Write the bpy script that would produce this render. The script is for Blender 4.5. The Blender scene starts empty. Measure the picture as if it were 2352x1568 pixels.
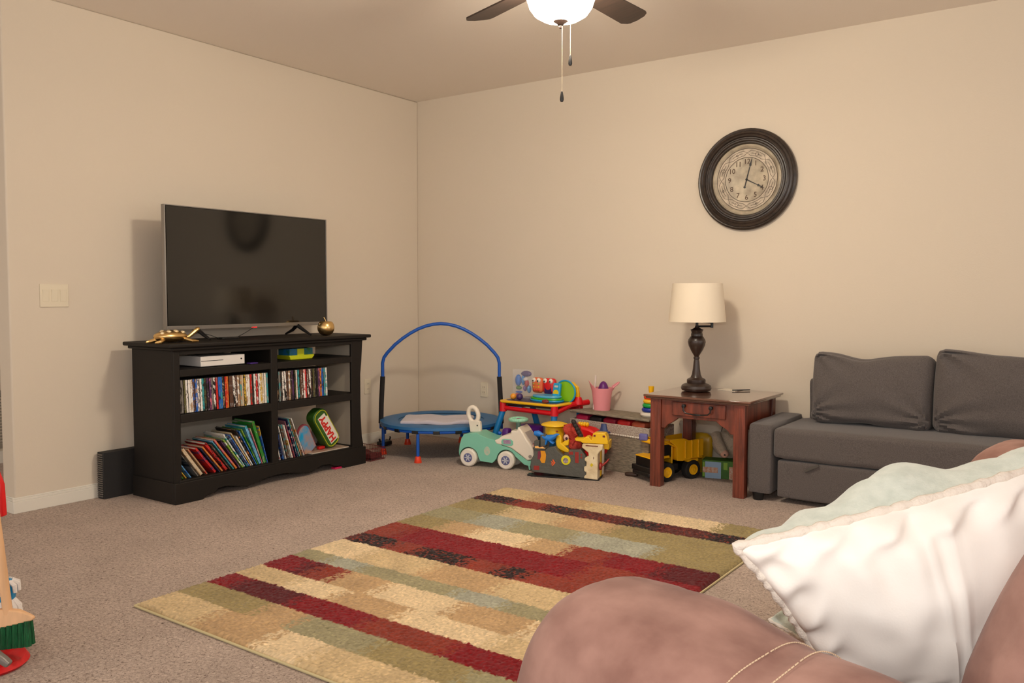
import bpy, bmesh, math, random
from mathutils import Vector, Matrix, Euler, noise
random.seed(7)
R = math.radians
SC = bpy.context.scene
COL = SC.collection

# ---------------------------------------------------------------- camera, sky, lamps, exposure
cam = bpy.data.cameras.new('camera'); camo = bpy.data.objects.new('camera', cam); COL.objects.link(camo)
cam.sensor_width = 36; cam.lens = 36 * 1932 / 2352; cam.clip_start = .05; cam.clip_end = 60
_y, _p, _r = R(-35.387), R(-3.107), R(.102)
_F = Vector((math.cos(_p) * math.sin(_y), math.cos(_p) * math.cos(_y), math.sin(_p)))
_r0 = Vector((math.cos(_y), -math.sin(_y), 0)); _u0 = _r0.cross(_F)
_X = math.cos(_r) * _r0 + math.sin(_r) * _u0; _U = -math.sin(_r) * _r0 + math.cos(_r) * _u0
camo.matrix_world = Matrix(((_X.x, _U.x, -_F.x, 0), (_X.y, _U.y, -_F.y, 0), (_X.z, _U.z, -_F.z, 1.155), (0, 0, 0, 1)))
SC.camera = camo
SC.view_settings.view_transform = 'Standard'; SC.view_settings.look = 'None'
SC.view_settings.gamma = 1; SC.view_settings.use_curve_mapping = False
SC.view_settings.exposure = 0.9
SC.cycles.max_bounces = 8; SC.cycles.diffuse_bounces = 4; SC.cycles.caustics_reflective = False; SC.cycles.caustics_refractive = False
W = bpy.data.worlds.new('world'); SC.world = W; W.use_nodes = True
W.node_tree.nodes['Background'].inputs[0].default_value = (1.0, .955, .90, 1)
W.node_tree.nodes['Background'].inputs[1].default_value = .84

def area(name, loc, target, size, energy, color):
    l = bpy.data.lights.new(name, 'AREA'); l.shape = 'RECTANGLE'; l.size, l.size_y = size; l.energy = energy; l.color = color
    o = bpy.data.objects.new(name, l); COL.objects.link(o); o.location = loc
    o.rotation_euler = (Vector(target) - Vector(loc)).to_track_quat('-Z', 'Y').to_euler(); return o
# the flash on top of the camera
area('flash_light', (0, 0, 1.37), (-3.2, 4.6, 1.2), (.07, .05), 9, (1, .96, .92))

# ---------------------------------------------------------------- materials
def lin(c):
    f = lambda v: v / 12.92 if v <= .04045 else ((v + .055) / 1.055) ** 2.4
    return (f(c[0]), f(c[1]), f(c[2]), 1)
def rgb(*c): return tuple(v / 255 for v in c)
MATS = {}
def mat(name, c, rough=.6, metal=0, bump=0, scale=40, var=0, spec=.5, emit=0, c2=None, dist=.01, sheen=0, coat=0, trans=0, stretch=None, alpha=1, vscale=None):
    if name in MATS: return MATS[name]
    m = bpy.data.materials.new(name); m.use_nodes = True; MATS[name] = m
    N = m.node_tree.nodes; L = m.node_tree.links; b = N['Principled BSDF']
    b.inputs['Base Color'].default_value = lin(c); b.inputs['Roughness'].default_value = rough
    b.inputs['Metallic'].default_value = metal; b.inputs['Specular IOR Level'].default_value = spec
    b.inputs['Sheen Weight'].default_value = sheen; b.inputs['Coat Weight'].default_value = coat
    b.inputs['Transmission Weight'].default_value = trans; b.inputs['Alpha'].default_value = alpha
    if emit:
        b.inputs['Emission Color'].default_value = lin(c); b.inputs['Emission Strength'].default_value = emit
    if bump or var or c2:
        tc = N.new('ShaderNodeTexCoord'); src = tc.outputs['Object']
        if stretch:
            mp = N.new('ShaderNodeMapping'); mp.inputs['Scale'].default_value = stretch; L.new(src, mp.inputs[0]); src = mp.outputs[0]
        nz = N.new('ShaderNodeTexNoise'); nz.inputs['Scale'].default_value = scale; nz.inputs['Detail'].default_value = 4; nz.inputs['Roughness'].default_value = .6
        L.new(src, nz.inputs['Vector'])
        if bump:
            bp = N.new('ShaderNodeBump'); bp.inputs['Strength'].default_value = bump; bp.inputs['Distance'].default_value = dist
            L.new(nz.outputs[0], bp.inputs['Height']); L.new(bp.outputs[0], b.inputs['Normal'])
        if var or c2:
            nv = nz
            if vscale:
                nv = N.new('ShaderNodeTexNoise'); nv.inputs['Scale'].default_value = vscale; nv.inputs['Detail'].default_value = 5; L.new(src, nv.inputs['Vector'])
            rp = N.new('ShaderNodeValToRGB'); rp.color_ramp.elements[0].position = .34; rp.color_ramp.elements[1].position = .66
            if c2 is None: lo = tuple(max(0, v * (1 - var)) for v in c); hi = tuple(min(1, v * (1 + var)) for v in c)
            else: lo, hi = c, c2
            rp.color_ramp.elements[0].color = lin(lo); rp.color_ramp.elements[1].color = lin(hi)
            L.new(nv.outputs[0], rp.inputs[0]); L.new(rp.outputs[0], b.inputs['Base Color'])
    return m
def plastic(name, *c, rough=.35): return mat(name, rgb(*c), rough=rough)

M_wall = mat('wall_paint', rgb(219, 206, 188), rough=.9, bump=.25, scale=170, dist=.002, spec=.2)
M_ceil = mat('ceiling_paint', rgb(238, 228, 216), rough=.95, bump=.35, scale=120, dist=.003, spec=.1)
M_white = mat('white_trim', rgb(228, 222, 210), rough=.5)
M_plate = mat('switch_plastic', rgb(226, 214, 190), rough=.4)
M_black = mat('black_painted_wood', rgb(28, 23, 19), rough=.6, spec=.3, bump=.15, scale=60, dist=.002)
M_tvframe = mat('silver_bezel', rgb(150, 146, 142), rough=.35, metal=.8)
M_screen = mat('screen_glass', rgb(16, 15, 13), rough=.09, spec=.75)
M_blackp = plastic('black_plastic', 22, 21, 22)
M_gold = mat('gold_metal', rgb(226, 190, 128), rough=.3, metal=1)
M_dwood = mat('dark_bronze', rgb(52, 38, 32), rough=.35, spec=.6)
M_cherry = mat('cherry_wood', rgb(112, 54, 38), rough=.35, var=.22, scale=30, stretch=(1, 1, .12), c2=None)
M_cherrytop = mat('cherry_wood_top', rgb(110, 72, 56), rough=.16, coat=1, var=.12, scale=14, stretch=(.2, 1, 1))
M_shade = mat('linen_shade', rgb(236, 222, 200), rough=.9, bump=.2, scale=300, dist=.001)
M_sofa = mat('grey_sofa_fabric', rgb(90, 83, 81), rough=.95, bump=.3, scale=500, dist=.002, var=.12, sheen=.2, vscale=260)
M_micro = mat('brown_microfibre', rgb(130, 94, 84), rough=.95, bump=.2, scale=60, dist=.003, sheen=.08, c2=rgb(168, 130, 118), vscale=9, spec=.2)
M_canvas = mat('cream_canvas', rgb(240, 234, 226), rough=.85, bump=.25, scale=260, dist=.001, c2=rgb(247, 243, 237), vscale=5)
M_fleece = mat('mint_fleece', rgb(190, 198, 188), rough=1, bump=.4, scale=150, dist=.004, c2=rgb(206, 212, 202), vscale=40, sheen=.3)
M_bowl = mat('frosted_glass_lit', rgb(255, 242, 220), rough=.4, emit=82)

def carpet_mat():
    m = bpy.data.materials.new('carpet'); m.use_nodes = True
    N = m.node_tree.nodes; L = m.node_tree.links; b = N['Principled BSDF']; b.inputs['Roughness'].default_value = 1; b.inputs['Specular IOR Level'].default_value = .05
    tc = N.new('ShaderNodeTexCoord')
    mp = N.new('ShaderNodeMapping'); mp.inputs['Scale'].default_value = (1, 1.0, 1); L.new(tc.outputs['Object'], mp.inputs[0])
    n1 = N.new('ShaderNodeTexNoise'); n1.inputs['Scale'].default_value = 95; n1.inputs['Detail'].default_value = 6; n1.inputs['Roughness'].default_value = .75; n1.inputs['Distortion'].default_value = .9; L.new(mp.outputs[0], n1.inputs['Vector'])
    n2 = N.new('ShaderNodeTexNoise'); n2.inputs['Scale'].default_value = 3.5; n2.inputs['Detail'].default_value = 6; L.new(mp.outputs[0], n2.inputs['Vector'])
    r1 = N.new('ShaderNodeValToRGB'); e = r1.color_ramp.elements; e[0].position = .32; e[0].color = lin(rgb(96, 78, 70)); e[1].position = .60; e[1].color = lin(rgb(230, 211, 198))
    k = r1.color_ramp.elements.new(.45); k.color = lin(rgb(202, 181, 168))
    L.new(n1.outputs[0], r1.inputs[0])
    mx = N.new('ShaderNodeMixRGB'); mx.blend_type = 'MULTIPLY'; mx.inputs[0].default_value = .5
    r2 = N.new('ShaderNodeValToRGB'); r2.color_ramp.elements[0].position = .3; r2.color_ramp.elements[0].color = (.72, .72, .72, 1); r2.color_ramp.elements[1].position = .7; r2.color_ramp.elements[1].color = (1, 1, 1, 1)
    L.new(n2.outputs[0], r2.inputs[0]); L.new(r1.outputs[0], mx.inputs[1]); L.new(r2.outputs[0], mx.inputs[2]); L.new(mx.outputs[0], b.inputs['Base Color'])
    bp = N.new('ShaderNodeBump'); bp.inputs['Strength'].default_value = .9; bp.inputs['Distance'].default_value = .012
    L.new(n1.outputs[0], bp.inputs['Height']); L.new(bp.outputs[0], b.inputs['Normal'])
    return m
M_carpet = carpet_mat()

# ---------------------------------------------------------------- mesh builder
class G:
    def __init__(s, off=(0, 0, 0)):
        s.bm = bmesh.new(); s.mats = []; s.k = 0; s.off = Vector(off)
    def m(s, mt):
        if mt not in s.mats: s.mats.append(mt)
        s.k = s.mats.index(mt); return s
    def _add(s, vs, fs, smooth=False):
        V = [s.bm.verts.new(Vector(v) - s.off) for v in vs]
        for f in fs:
            try:
                F = s.bm.faces.new([V[i] for i in f]); F.material_index = s.k; F.smooth = smooth
            except ValueError: pass
        return s
    def box(s, x0, x1, y0, y1, z0, z1):
        v = [(x, y, z) for z in (z0, z1) for y in (y0, y1) for x in (x0, x1)]
        return s._add(v, [(0, 2, 3, 1), (4, 5, 7, 6), (0, 1, 5, 4), (2, 6, 7, 3), (0, 4, 6, 2), (1, 3, 7, 5)])
    def obox(s, c, size, rot=(0, 0, 0)):
        q = Euler(rot).to_matrix(); h = [a / 2 for a in size]; c = Vector(c)
        v = [c + q @ Vector((x, y, z)) for z in (-h[2], h[2]) for y in (-h[1], h[1]) for x in (-h[0], h[0])]
        return s._add(v, [(0, 2, 3, 1), (4, 5, 7, 6), (0, 1, 5, 4), (2, 6, 7, 3), (0, 4, 6, 2), (1, 3, 7, 5)])
    def loft(s, rings, cap=True, closed=False, smooth=True):
        n = len(rings[0]); vs = [p for r in rings for p in r]; fs = []
        m = len(rings)
        for i in range(m if closed else m - 1):
            a = i * n; b = ((i + 1) % m) * n
            for j in range(n):
                k = (j + 1) % n; fs.append((a + j, a + k, b + k, b + j))
        if cap and not closed:
            fs.append(tuple(reversed(range(n)))); fs.append(tuple(range((m - 1) * n, m * n)))
        return s._add(vs, fs, smooth)
    def tube(s, pts, r, n=8, closed=False, cap=True):
        P = [Vector(p) for p in pts]; m = len(P); rr = r if isinstance(r, (list, tuple)) else [r] * m
        rings = []; prev = None
        for i in range(m):
            a = P[(i - 1) % m] if (closed or i > 0) else P[i]; b = P[(i + 1) % m] if (closed or i < m - 1) else P[i]
            t = (b - a).normalized()
            if prev is None:
                u = t.orthogonal().normalized()
            else:
                u = (prev - t * prev.dot(t))
                u = u.normalized() if u.length > 1e-6 else t.orthogonal().normalized()
            prev = u; w = t.cross(u)
            rings.append([P[i] + (u * math.cos(2 * math.pi * j / n) + w * math.sin(2 * math.pi * j / n)) * rr[i] for j in range(n)])
        return s.loft(rings, cap, closed)
    def cyl(s, p0, p1, r0, r1=None, n=20): return s.tube([p0, p1], [r0, r0 if r1 is None else r1], n)
    def lathe(s, prof, c=(0, 0, 0), n=32, axis='Z', sx=1, sy=1):
        c = Vector(c); rings = []
        for r, z in prof:
            ring = []
            for j in range(n):
                a = 2 * math.pi * j / n; x, y = r * math.cos(a) * sx, r * math.sin(a) * sy
                p = {'Z': (x, y, z), 'Y': (x, z, y), 'X': (z, x, y)}[axis]
                ring.append(c + Vector(p))
            rings.append(ring)
        return s.loft(rings)
    def prism(s, pts, plane, a, b):
        f = {'xz': lambda u, v, w: (u, w, v), 'xy': lambda u, v, w: (u, v, w), 'yz': lambda u, v, w: (w, u, v)}[plane]
        n = len(pts); vs = [f(u, v, a) for u, v in pts] + [f(u, v, b) for u, v in pts]
        fs = [tuple(reversed(range(n))), tuple(range(n, 2 * n))] + [(i, (i + 1) % n, n + (i + 1) % n, n + i) for i in range(n)]
        return s._add(vs, fs)
    def ell(s, c, r, rot=(0, 0, 0), n=20, m=12):
        if not isinstance(r, (list, tuple)): r = (r, r, r)
        q = Euler(rot).to_matrix(); c = Vector(c); rings = []
        for i in range(m + 1):
            ph = -math.pi / 2 + math.pi * i / m; k = max(math.cos(ph), .002); z = math.sin(ph)
            rings.append([c + q @ Vector((r[0] * k * math.cos(2 * math.pi * j / n), r[1] * k * math.sin(2 * math.pi * j / n), r[2] * z)) for j in range(n)])
        return s.loft(rings)
    def torus(s, c, Rr, r, axis='Z', n=36, m=10, sx=1, sy=1, a0=0, a1=360):
        c = Vector(c); pts = []
        full = abs(a1 - a0) >= 360; cnt = n if full else n + 1
        for j in range(cnt):
            a = R(a0) + R(a1 - a0) * j / n; x, y = Rr * math.cos(a) * sx, Rr * math.sin(a) * sy
            pts.append(c + Vector({'Z': (x, y, 0), 'Y': (x, 0, y), 'X': (0, x, y)}[axis]))
        return s.tube(pts, r, m, closed=full)
    def soft(s, c, size, r, rot=(0, 0, 0), n=14, puff=(0, 0, 0), nz=0, ns=6, fn=None):
        # a rounded, slightly puffed box of cloth
        q = Euler(rot).to_matrix(); c = Vector(c); h = [a / 2 for a in size]; seen = {}; fs = []; vs = []
        def key(i, j, k):
            if (i, j, k) in seen: return seen[(i, j, k)]
            p = Vector([(2 * t / n - 1) for t in (i, j, k)])
            w = Vector((p.x * h[0], p.y * h[1], p.z * h[2]))
            inner = Vector([max(-(h[a] - r), min(h[a] - r, w[a])) for a in range(3)])
            d = w - inner
            if d.length > 1e-9: w = inner + d.normalized() * r
            for a in range(3):
                if puff[a]:
                    o = [b for b in range(3) if b != a]
                    w[a] += puff[a] * p[a] * (1 - p[o[0]] ** 2) * (1 - p[o[1]] ** 2)
            if nz:
                w += noise.noise_vector((w + c) * ns) * nz
            if fn: w = fn(w, p)
            seen[(i, j, k)] = len(vs); vs.append(c + q @ w); return seen[(i, j, k)]
        for a in range(n):
            for b in range(n):
                for side in (0, n):
                    for ax in range(3):
                        def K(u, v):
                            t = [0, 0, 0]; t[ax] = side; t[(ax + 1) % 3] = u; t[(ax + 2) % 3] = v; return key(*t)
                        f = [K(a, b), K(a + 1, b), K(a + 1, b + 1), K(a, b + 1)]
                        fs.append(f if side else f[::-1])
        return s._add(vs, fs, True)
    def text(s, body, size, M, depth=.001, align='CENTER', bold=0):
        cu = bpy.data.curves.new('t', 'FONT'); cu.body = body; cu.size = size; cu.align_x = align; cu.align_y = 'CENTER'; cu.extrude = depth; cu.resolution_u = 3; cu.offset = bold
        o = bpy.data.objects.new('t', cu); COL.objects.link(o); bpy.context.view_layer.update()
        me = bpy.data.meshes.new_from_object(o.evaluated_get(bpy.context.evaluated_depsgraph_get()))
        s._add([M @ v.co for v in me.vertices], [tuple(p.vertices) for p in me.polygons])
        bpy.data.objects.remove(o); bpy.data.curves.remove(cu); bpy.data.meshes.remove(me); return s
    def obj(s, name, parent=None, bevel=0, angle=35, seg=2, sub=0):
        me = bpy.data.meshes.new(name); bmesh.ops.recalc_face_normals(s.bm, faces=s.bm.faces); s.bm.to_mesh(me); s.bm.free()
        for mt in s.mats: me.materials.append(mt)
        for p in me.polygons: p.use_smooth = True
        me.set_sharp_from_angle(angle=R(angle))
        o = bpy.data.objects.new(name, me); COL.objects.link(o)
        if parent: o.parent = parent
        if bevel:
            b = o.modifiers.new('bevel', 'BEVEL'); b.width = bevel; b.segments = seg; b.limit_method = 'ANGLE'; b.angle_limit = R(40); b.harden_normals = False
        if sub:
            b = o.modifiers.new('sub', 'SUBSURF'); b.levels = sub; b.render_levels = sub
        return o
def tag(o, label, cat, group=None):
    o['label'] = label; o['category'] = cat
    if group: o['group'] = group
    return o
def thing(name, label, cat, loc=(0, 0, 0), rz=0, group=None, rot=None):
    o = bpy.data.objects.new(name, None); o.empty_display_size = .05; COL.objects.link(o); o.location = loc
    o.rotation_euler = rot if rot else (0, 0, rz); return tag(o, label, cat, group)
def struct(g, name, bevel=0, parent=None, kind=True):
    o = g.obj(name, parent, bevel)
    if kind and not parent: o['kind'] = 'structure'
    return o

# ---------------------------------------------------------------- the room
XL, YB, CH, YE = -4.69, 5.256, 2.74, 2.064
g = G().m(M_carpet); g.box(-8, 4.2, -3, YB + .12, -.1, 0); struct(g, 'floor')
g = G().m(M_ceil); g.box(-8, 4.2, -3, YB + .12, CH, CH + .1); struct(g, 'ceiling')
g = G().m(M_wall); g.box(XL - .13, XL, YE, YB, 0, CH); struct(g, 'wall_left', bevel=.008)
g = G().m(M_wall); g.box(XL - .13, 4.2, YB, YB + .12, 0, CH); struct(g, 'wall_back')
g = G().m(M_wall); g.box(-6.3, -6.2, -3, YB + .12, 0, CH); struct(g, 'wall_hall')
def board(name, x0, x1, y0, y1):
    g = G().m(M_white); g.box(x0, x1, y0, y1, 0, .062)
    sx = .004 if x1 - x0 < .05 else 0; sy = .004 if y1 - y0 < .05 else 0
    g.box(x0 + (sx if x0 < XL - .01 else 0), x1 - sx, y0 + sy, y1, .062, .075); g.box(x0 + (sx if x0 < XL - .01 else 0), x1 - 2 * sx, y0 + 2 * sy, y1, .075, .083)
    return struct(g, name, bevel=.002)
board('baseboard_left', XL, XL + .014, YE - .014, YB)
board('baseboard_back', XL + .014, 4.2, YB - .014, YB)
board('baseboard_end', XL - .144, XL, YE - .014, YE)
g = G().m(M_white); g.box(-6.2, -6.186, -3, YB, 0, .083); struct(g, 'baseboard_hall')

# switch plate, outlets, return air grille
def plate(name, label, cat, x, y, z, w, h, face):
    t = thing(name, label, cat, (x, y, z))
    g = G().m(M_plate)
    if face == 'x': g.box(0, .006, -w / 2, w / 2, -h / 2, h / 2)
    else: g.box(-w / 2, w / 2, -.006, 0, -h / 2, h / 2)
    g.obj('cover_plate', t, .002); return t
t = plate('light_switch', 'cream triple light switch plate on the left wall', 'light switch', XL, 2.295, 1.152, .152, .125, 'x')
for i in (-1, 0, 1):
    g = G().m(M_plate); g.prism([(0, -.033), (.0075, -.033), (.0105, .033), (0, .033)], 'xz', i * .046 - .0165, i * .046 + .0165); g.obj('rocker', t, .001)
M_slot = mat('slot_dark', rgb(120, 98, 78), rough=.7)
def outlet(label, x, y, z, face):
    t = plate('wall_outlet', label, 'outlet', x, y, z, .07, .115, face)
    for dz in (-.02, .02):
        g = G().m(M_plate)
        if face == 'x': g.box(.006, .0085, -.017, .017, dz - .014, dz + .014)
        else: g.box(-.017, .017, -.0085, -.006, dz - .014, dz + .014)
        g.m(M_slot)
        for k in (-.007, .007):
            if face == 'x': g.box(.0085, .009, k - .0012, k + .0012, dz - .005, dz + .006)
            else: g.box(k - .0012, k + .0012, -.009, -.0085, dz - .005, dz + .006)
        g.obj('socket', t)
outlet('cream wall outlet beside the right post of the trampoline', -4.0, YB, .416, 'y')
outlet('cream wall outlet between the black bookcase and the trampoline', XL, 4.66, .45, 'x')
t = thing('vent_grille', 'grey slatted return air grille low on the hall wall', 'vent', (-6.2, 2.52, 0))
g = G().m(mat('grille_grey', rgb(150, 142, 128), rough=.5)); g.box(0, .012, -.25, .25, .10, .13); g.box(0, .012, -.25, .25, .47, .50); g.box(0, .012, -.25, -.22, .13, .47); g.box(0, .012, .22, .25, .13, .47); g.obj('frame', t)
g = G().m(mat('grille_grey', rgb(150, 142, 128)));
for i in range(16): g.obox((.007, 0, .142 + i * .0212), (.012, .44, .003), (0, R(35), 0))
g.obj('slats', t)

# ---------------------------------------------------------------- ceiling fan
FX, FY = -1.9, 3.02
t = thing('ceiling_fan', 'dark bladed ceiling fan with a lit frosted bowl light', 'ceiling fan', (FX, FY, CH))
g = G().m(M_dwood); g.lathe([(.001, 0), (.07, 0), (.065, -.03), (.02, -.05), (.016, -.09), (.05, -.1), (.105, -.13), (.11, -.2), (.09, -.235), (.055, -.25), (.055, -.275), (.05, -.29), (.05, -.315), (.001, -.315)]); g.obj('motor_housing', t)
M_blade = mat('blade_wood', rgb(50, 36, 29), rough=.5, var=.15, scale=10, stretch=(1, 8, 1))
for k in range(5):
    a = R(88.5 + 72 * k); q = Matrix.Rotation(a, 3, 'Z'); tw = Matrix.Rotation(R(-10), 3, 'X')
    g = G().m(M_blade)
    out = [(.17, -.05), (.2, -.058), (.61, -.070), (.628, -.066), (.648, -.044), (.662, 0), (.662, .04), (.655, .052), (.625, .070), (.2, .058), (.17, .05)]
    vs = [q @ (tw @ Vector((x, y, dz)) + Vector((0, 0, -.272))) for dz in (0, .007) for x, y in out]; n = len(out)
    g._add(vs, [tuple(reversed(range(n))), tuple(range(n, 2 * n))] + [(i, (i + 1) % n, n + (i + 1) % n, n + i) for i in range(n)])
    bl = g.obj('blade', t)
    g = G().m(M_dwood)
    for p in ((.09, .19, .02), (.17, .24, .035)):
        vs = [q @ (tw @ Vector((x, y, dz)) + Vector((0, 0, -.272))) for dz in (-.006, -.0005) for x, y in ((p[0], -p[2]), (p[1], -p[2]), (p[1], p[2]), (p[0], p[2]))]
        g._add(vs, [(3, 2, 1, 0), (4, 5, 6, 7), (0, 1, 5, 4), (1, 2, 6, 5), (2, 3, 7, 6), (3, 0, 4, 7)])
    g.obj('blade_bracket', t)
g = G().m(M_bowl); g.lathe([(.136, -.314), (.143, -.335), (.141, -.36), (.131, -.39), (.111, -.418), (.08, -.437), (.04, -.446), (.001, -.448)]); bw = g.obj('light_bowl', t)
g = G().m(M_dwood); g.lathe([(.001, -.438), (.036, -.441), (.03, -.448), (.018, -.455), (.012, -.462), (.006, -.464), (.008, -.469), (.006, -.475), (.001, -.477)], n=20); g.obj('finial', t)
M_chain = mat('bead_chain', rgb(205, 190, 165), rough=.4, metal=.6)
for dx, dy, z0, z1 in ((.012, -.007, -.472, -.735), (.036, .019, -.44, -.585)):
    g = G().m(M_chain); g.tube([(dx, dy, z0), (dx, dy, z1)], .0011, 6); ch = g.obj('pull_chain', t)
    g = G().m(M_blackp); g.lathe([(.001, z1), (.0035, z1 - .002), (.0055, z1 - .012), (.008, z1 - .026), (.0082, z1 - .036), (.006, z1 - .043), (.001, z1 - .0445)], (dx, dy, 0), n=14); g.obj('fob', ch)
# ---------------------------------------------------------------- wall clock
t = thing('wall_clock', 'large round wall clock with a ribbed dark bronze frame', 'clock', (-1.904, YB, 1.893))
def yl(prof): return [(r, -d) for r, d in prof]
M_cl = mat('clock_bronze', rgb(50, 40, 34), rough=.33, spec=.6, var=.2, scale=30)
g = G().m(M_cl); g.lathe(yl([(.31, 0), (.32, .012), (.318, .028), (.308, .036), (.302, .034), (.297, .042), (.287, .046), (.281, .040), (.276, .044), (.268, .046), (.262, .034), (.256, .034), (.25, .040), (.243, .040), (.236, .030), (.230, .030), (.224, .022), (.222, .004)]), axis='Y', n=72); g.obj('frame', t)
M_pew = mat('aged_pewter', rgb(150, 138, 120), rough=.5, metal=.1, c2=rgb(196, 182, 158), vscale=14)
g = G().m(M_pew); g.lathe(yl([(.224, .005), (.222, .018), (.212, .022), (.205, .018), (.2, .010), (.196, .008)]), axis='Y', n=72); g.obj('inner_rim', t)
g = G().m(mat('clock_face', rgb(236, 220, 196), rough=.7, c2=rgb(226, 208, 184), vscale=9)); g.lathe([(.001, -.006), (.198, -.006), (.198, -.002), (.001, -.002)], axis='Y', n=64); dial = g.obj('dial', t)
g = G().m(mat('aged_band', rgb(164, 150, 132), rough=.6, c2=rgb(208, 192, 170), vscale=22)); g.lathe(yl([(.138, .006), (.138, .0085), (.196, .0085), (.196, .006)]), axis='Y', n=64)
M_rel = mat('relief_dark', rgb(92, 80, 70), rough=.6)
g.m(M_rel)
for rr in (.139, .195): g.torus((0, -.0095, 0), rr, .0018, 'Y', 64, 6)
for k in range(8):
    a = R(45 * k)
    for rr, da in ((.152, 15), (.167, 12.5), (.182, 15)): g.torus((0, -.0095, 0), rr, .0012, 'Y', 10, 5, a0=math.degrees(a) + 22.5 - da, a1=math.degrees(a) + 22.5 + da)
    for sgn in (-1, 1):
        a2 = a + sgn * R(7.5); a3 = a
        g.tube([(.152 * math.cos(a2), -.0095, .152 * math.sin(a2)), (.167 * math.cos(a3), -.0095, .167 * math.sin(a3)), (.182 * math.cos(a2), -.0095, .182 * math.sin(a2))], .0014, 5)
    am = a + R(22.5)
    g.torus((.167 * math.cos(am), -.0095, .167 * math.sin(am)), .011 if k % 2 else .006, .0013, 'Y', 14, 5)
g.obj('ornament_ring', t)
Rx = Matrix.Rotation(R(90), 4, 'X')
for hn in range(1, 13):
    g = G().m(mat('numeral_ink', rgb(84, 64, 50), rough=.7)); a = R(90 - 30 * hn); g.text(str(hn), .044, Matrix.Translation((.113 * math.cos(a), -.0075, .113 * math.sin(a))) @ Rx, .0006, bold=.0006); g.obj('numeral', t)
def hand(name, ang, ln, tail):
    g = G().m(M_blackp); a = R(90 - ang); d = Vector((math.cos(a), 0, math.sin(a))); n = Vector((-d.z, 0, d.x)); y = Vector((0, -.012, 0))
    pts = [(-tail, .003), (-.0, .0035), (ln * .62, .0022), (ln * .66, .008), (ln * .74, .004), (ln, .0006)]
    L1 = [y + d * s + n * w for s, w in pts] + [y + d * s - n * w for s, w in reversed(pts)]
    k = len(L1); vs = L1 + [p + Vector((0, -.0015, 0)) for p in L1]
    g._add(vs, [tuple(range(k)), tuple(reversed(range(k, 2 * k)))] + [(i, (i + 1) % k, k + (i + 1) % k, k + i) for i in range(k)])
    g.lathe([(.001, -.0155), (.007, -.015), (.008, -.012), (.001, -.011)], axis='Y', n=16)
    if tail > .02:
        e = y - d * (tail + .004); g.lathe([(.001, -.003), (.007, -.002), (.007, .001), (.001, .002)], e, axis='Y', n=14)
    g.obj(name, t)
hand('minute_hand', 14, .138, .045); hand('hour_hand', 118, .128, .004)

# ---------------------------------------------------------------- bookcase (media stand) by the left wall
X0, X1 = -4.575, -4.165; Y0, Y1 = 2.667, 4.096
t = thing('media_bookcase', 'low black painted open bookcase standing along the left wall', 'bookcase', (-4.37, 3.38, 0)); o_ = (-4.37, 3.38, 0)
def prt(name, fn, bevel=.003, mt=M_black, par=None):
    g = G(o_).m(mt); fn(g); return g.obj(name, par or t, bevel)
def _top(g):
    g.box(X0 - .02, X1 + .035, Y0 - .045, Y1 + .05, .868, .89)
    g.box(X0 - .01, X1 + .018, Y0 - .02, Y1 + .025, .85, .868)
prt('top', _top, .006)
prt('side_panel', lambda g: g.box(X0, X1 - .02, Y0, Y0 + .025, .0, .85))
prt('side_panel', lambda g: g.box(X0, X1 - .02, Y1 - .06, Y1 - .035, .0, .85))
prt('pale_inner_lining', lambda g: [g.box(X0 + .004, X1 - .021, Y1 - .0635, Y1 - .0602, a, b) for a, b in ((.13, .447), (.496, .704), (.745, .849))], 0, mat('pale_lining', rgb(196, 182, 162), rough=.8))
def stile(y0, y1, curve):
    def f(g):
        if not curve: g.box(X1 - .02, X1, y0, y1, .1, .85)
        else:
            P = [(y0, .1), (y1, .1), (y1, .14), (y1 - .012, .19), (y1 - .022, .35), (y1 - .022, .62), (y1 - .012, .70), (y1 - .004, .80), (y1, .85), (y0, .85)]
            g.prism(P, 'yz', X1 - .02, X1)
    return f
prt('stile', stile(Y0, 2.705, False)); prt('stile', stile(3.992, Y1, True))
prt('divider', lambda g: (g.box(X1 - .02, X1, 3.323, 3.372, .12, .83), g.box(X0, X1 - .02, 3.335, 3.36, .12, .85)))
prt('top_rail', lambda g: g.box(X1 - .02, X1, 2.705, 3.992, .825, .85))
for z0, z1 in ((.705, .744), (.448, .495)):
    prt('shelf', lambda g: (g.box(X1 - .015, X1 + .002, 2.705, 3.323, z0, z1), g.box(X1 - .015, X1 + .002, 3.372, 3.992, z0, z1), g.box(X0, X1 - .015, 2.692, 4.036, z1 - .022, z1)))
prt('bottom_shelf', lambda g: g.box(X0, X1 + .002, 2.692, 4.04, .1, .128))
def _pl(g):
    P = [(Y0 - .012, 0), (Y0 + .16, 0), (Y0 + .19, .022), (Y0 + .24, .024), (Y0 + .26, .045), (Y0 + .32, .05), (Y0 + .46, .018), (Y0 + .6, .045), (Y0 + .70, .052), (Y0 + .78, .045), (Y0 + .93, .018), (Y0 + 1.05, .05), (Y0 + 1.12, .045), (Y0 + 1.16, .024), (Y0 + 1.21, .02), (Y0 + 1.24, 0), (Y1 + .012, 0), (Y1 + .012, .118), (Y0 - .012, .118)]
    g.prism(P, 'yz', X1 - .018, X1 + .012)
    g.box(X0, X1 - .018, Y0 - .012, Y0, 0, .118); g.box(X0, X1 - .018, Y1 - .02, Y1 + .012, 0, .118)
prt('scalloped_plinth', _pl)

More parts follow.
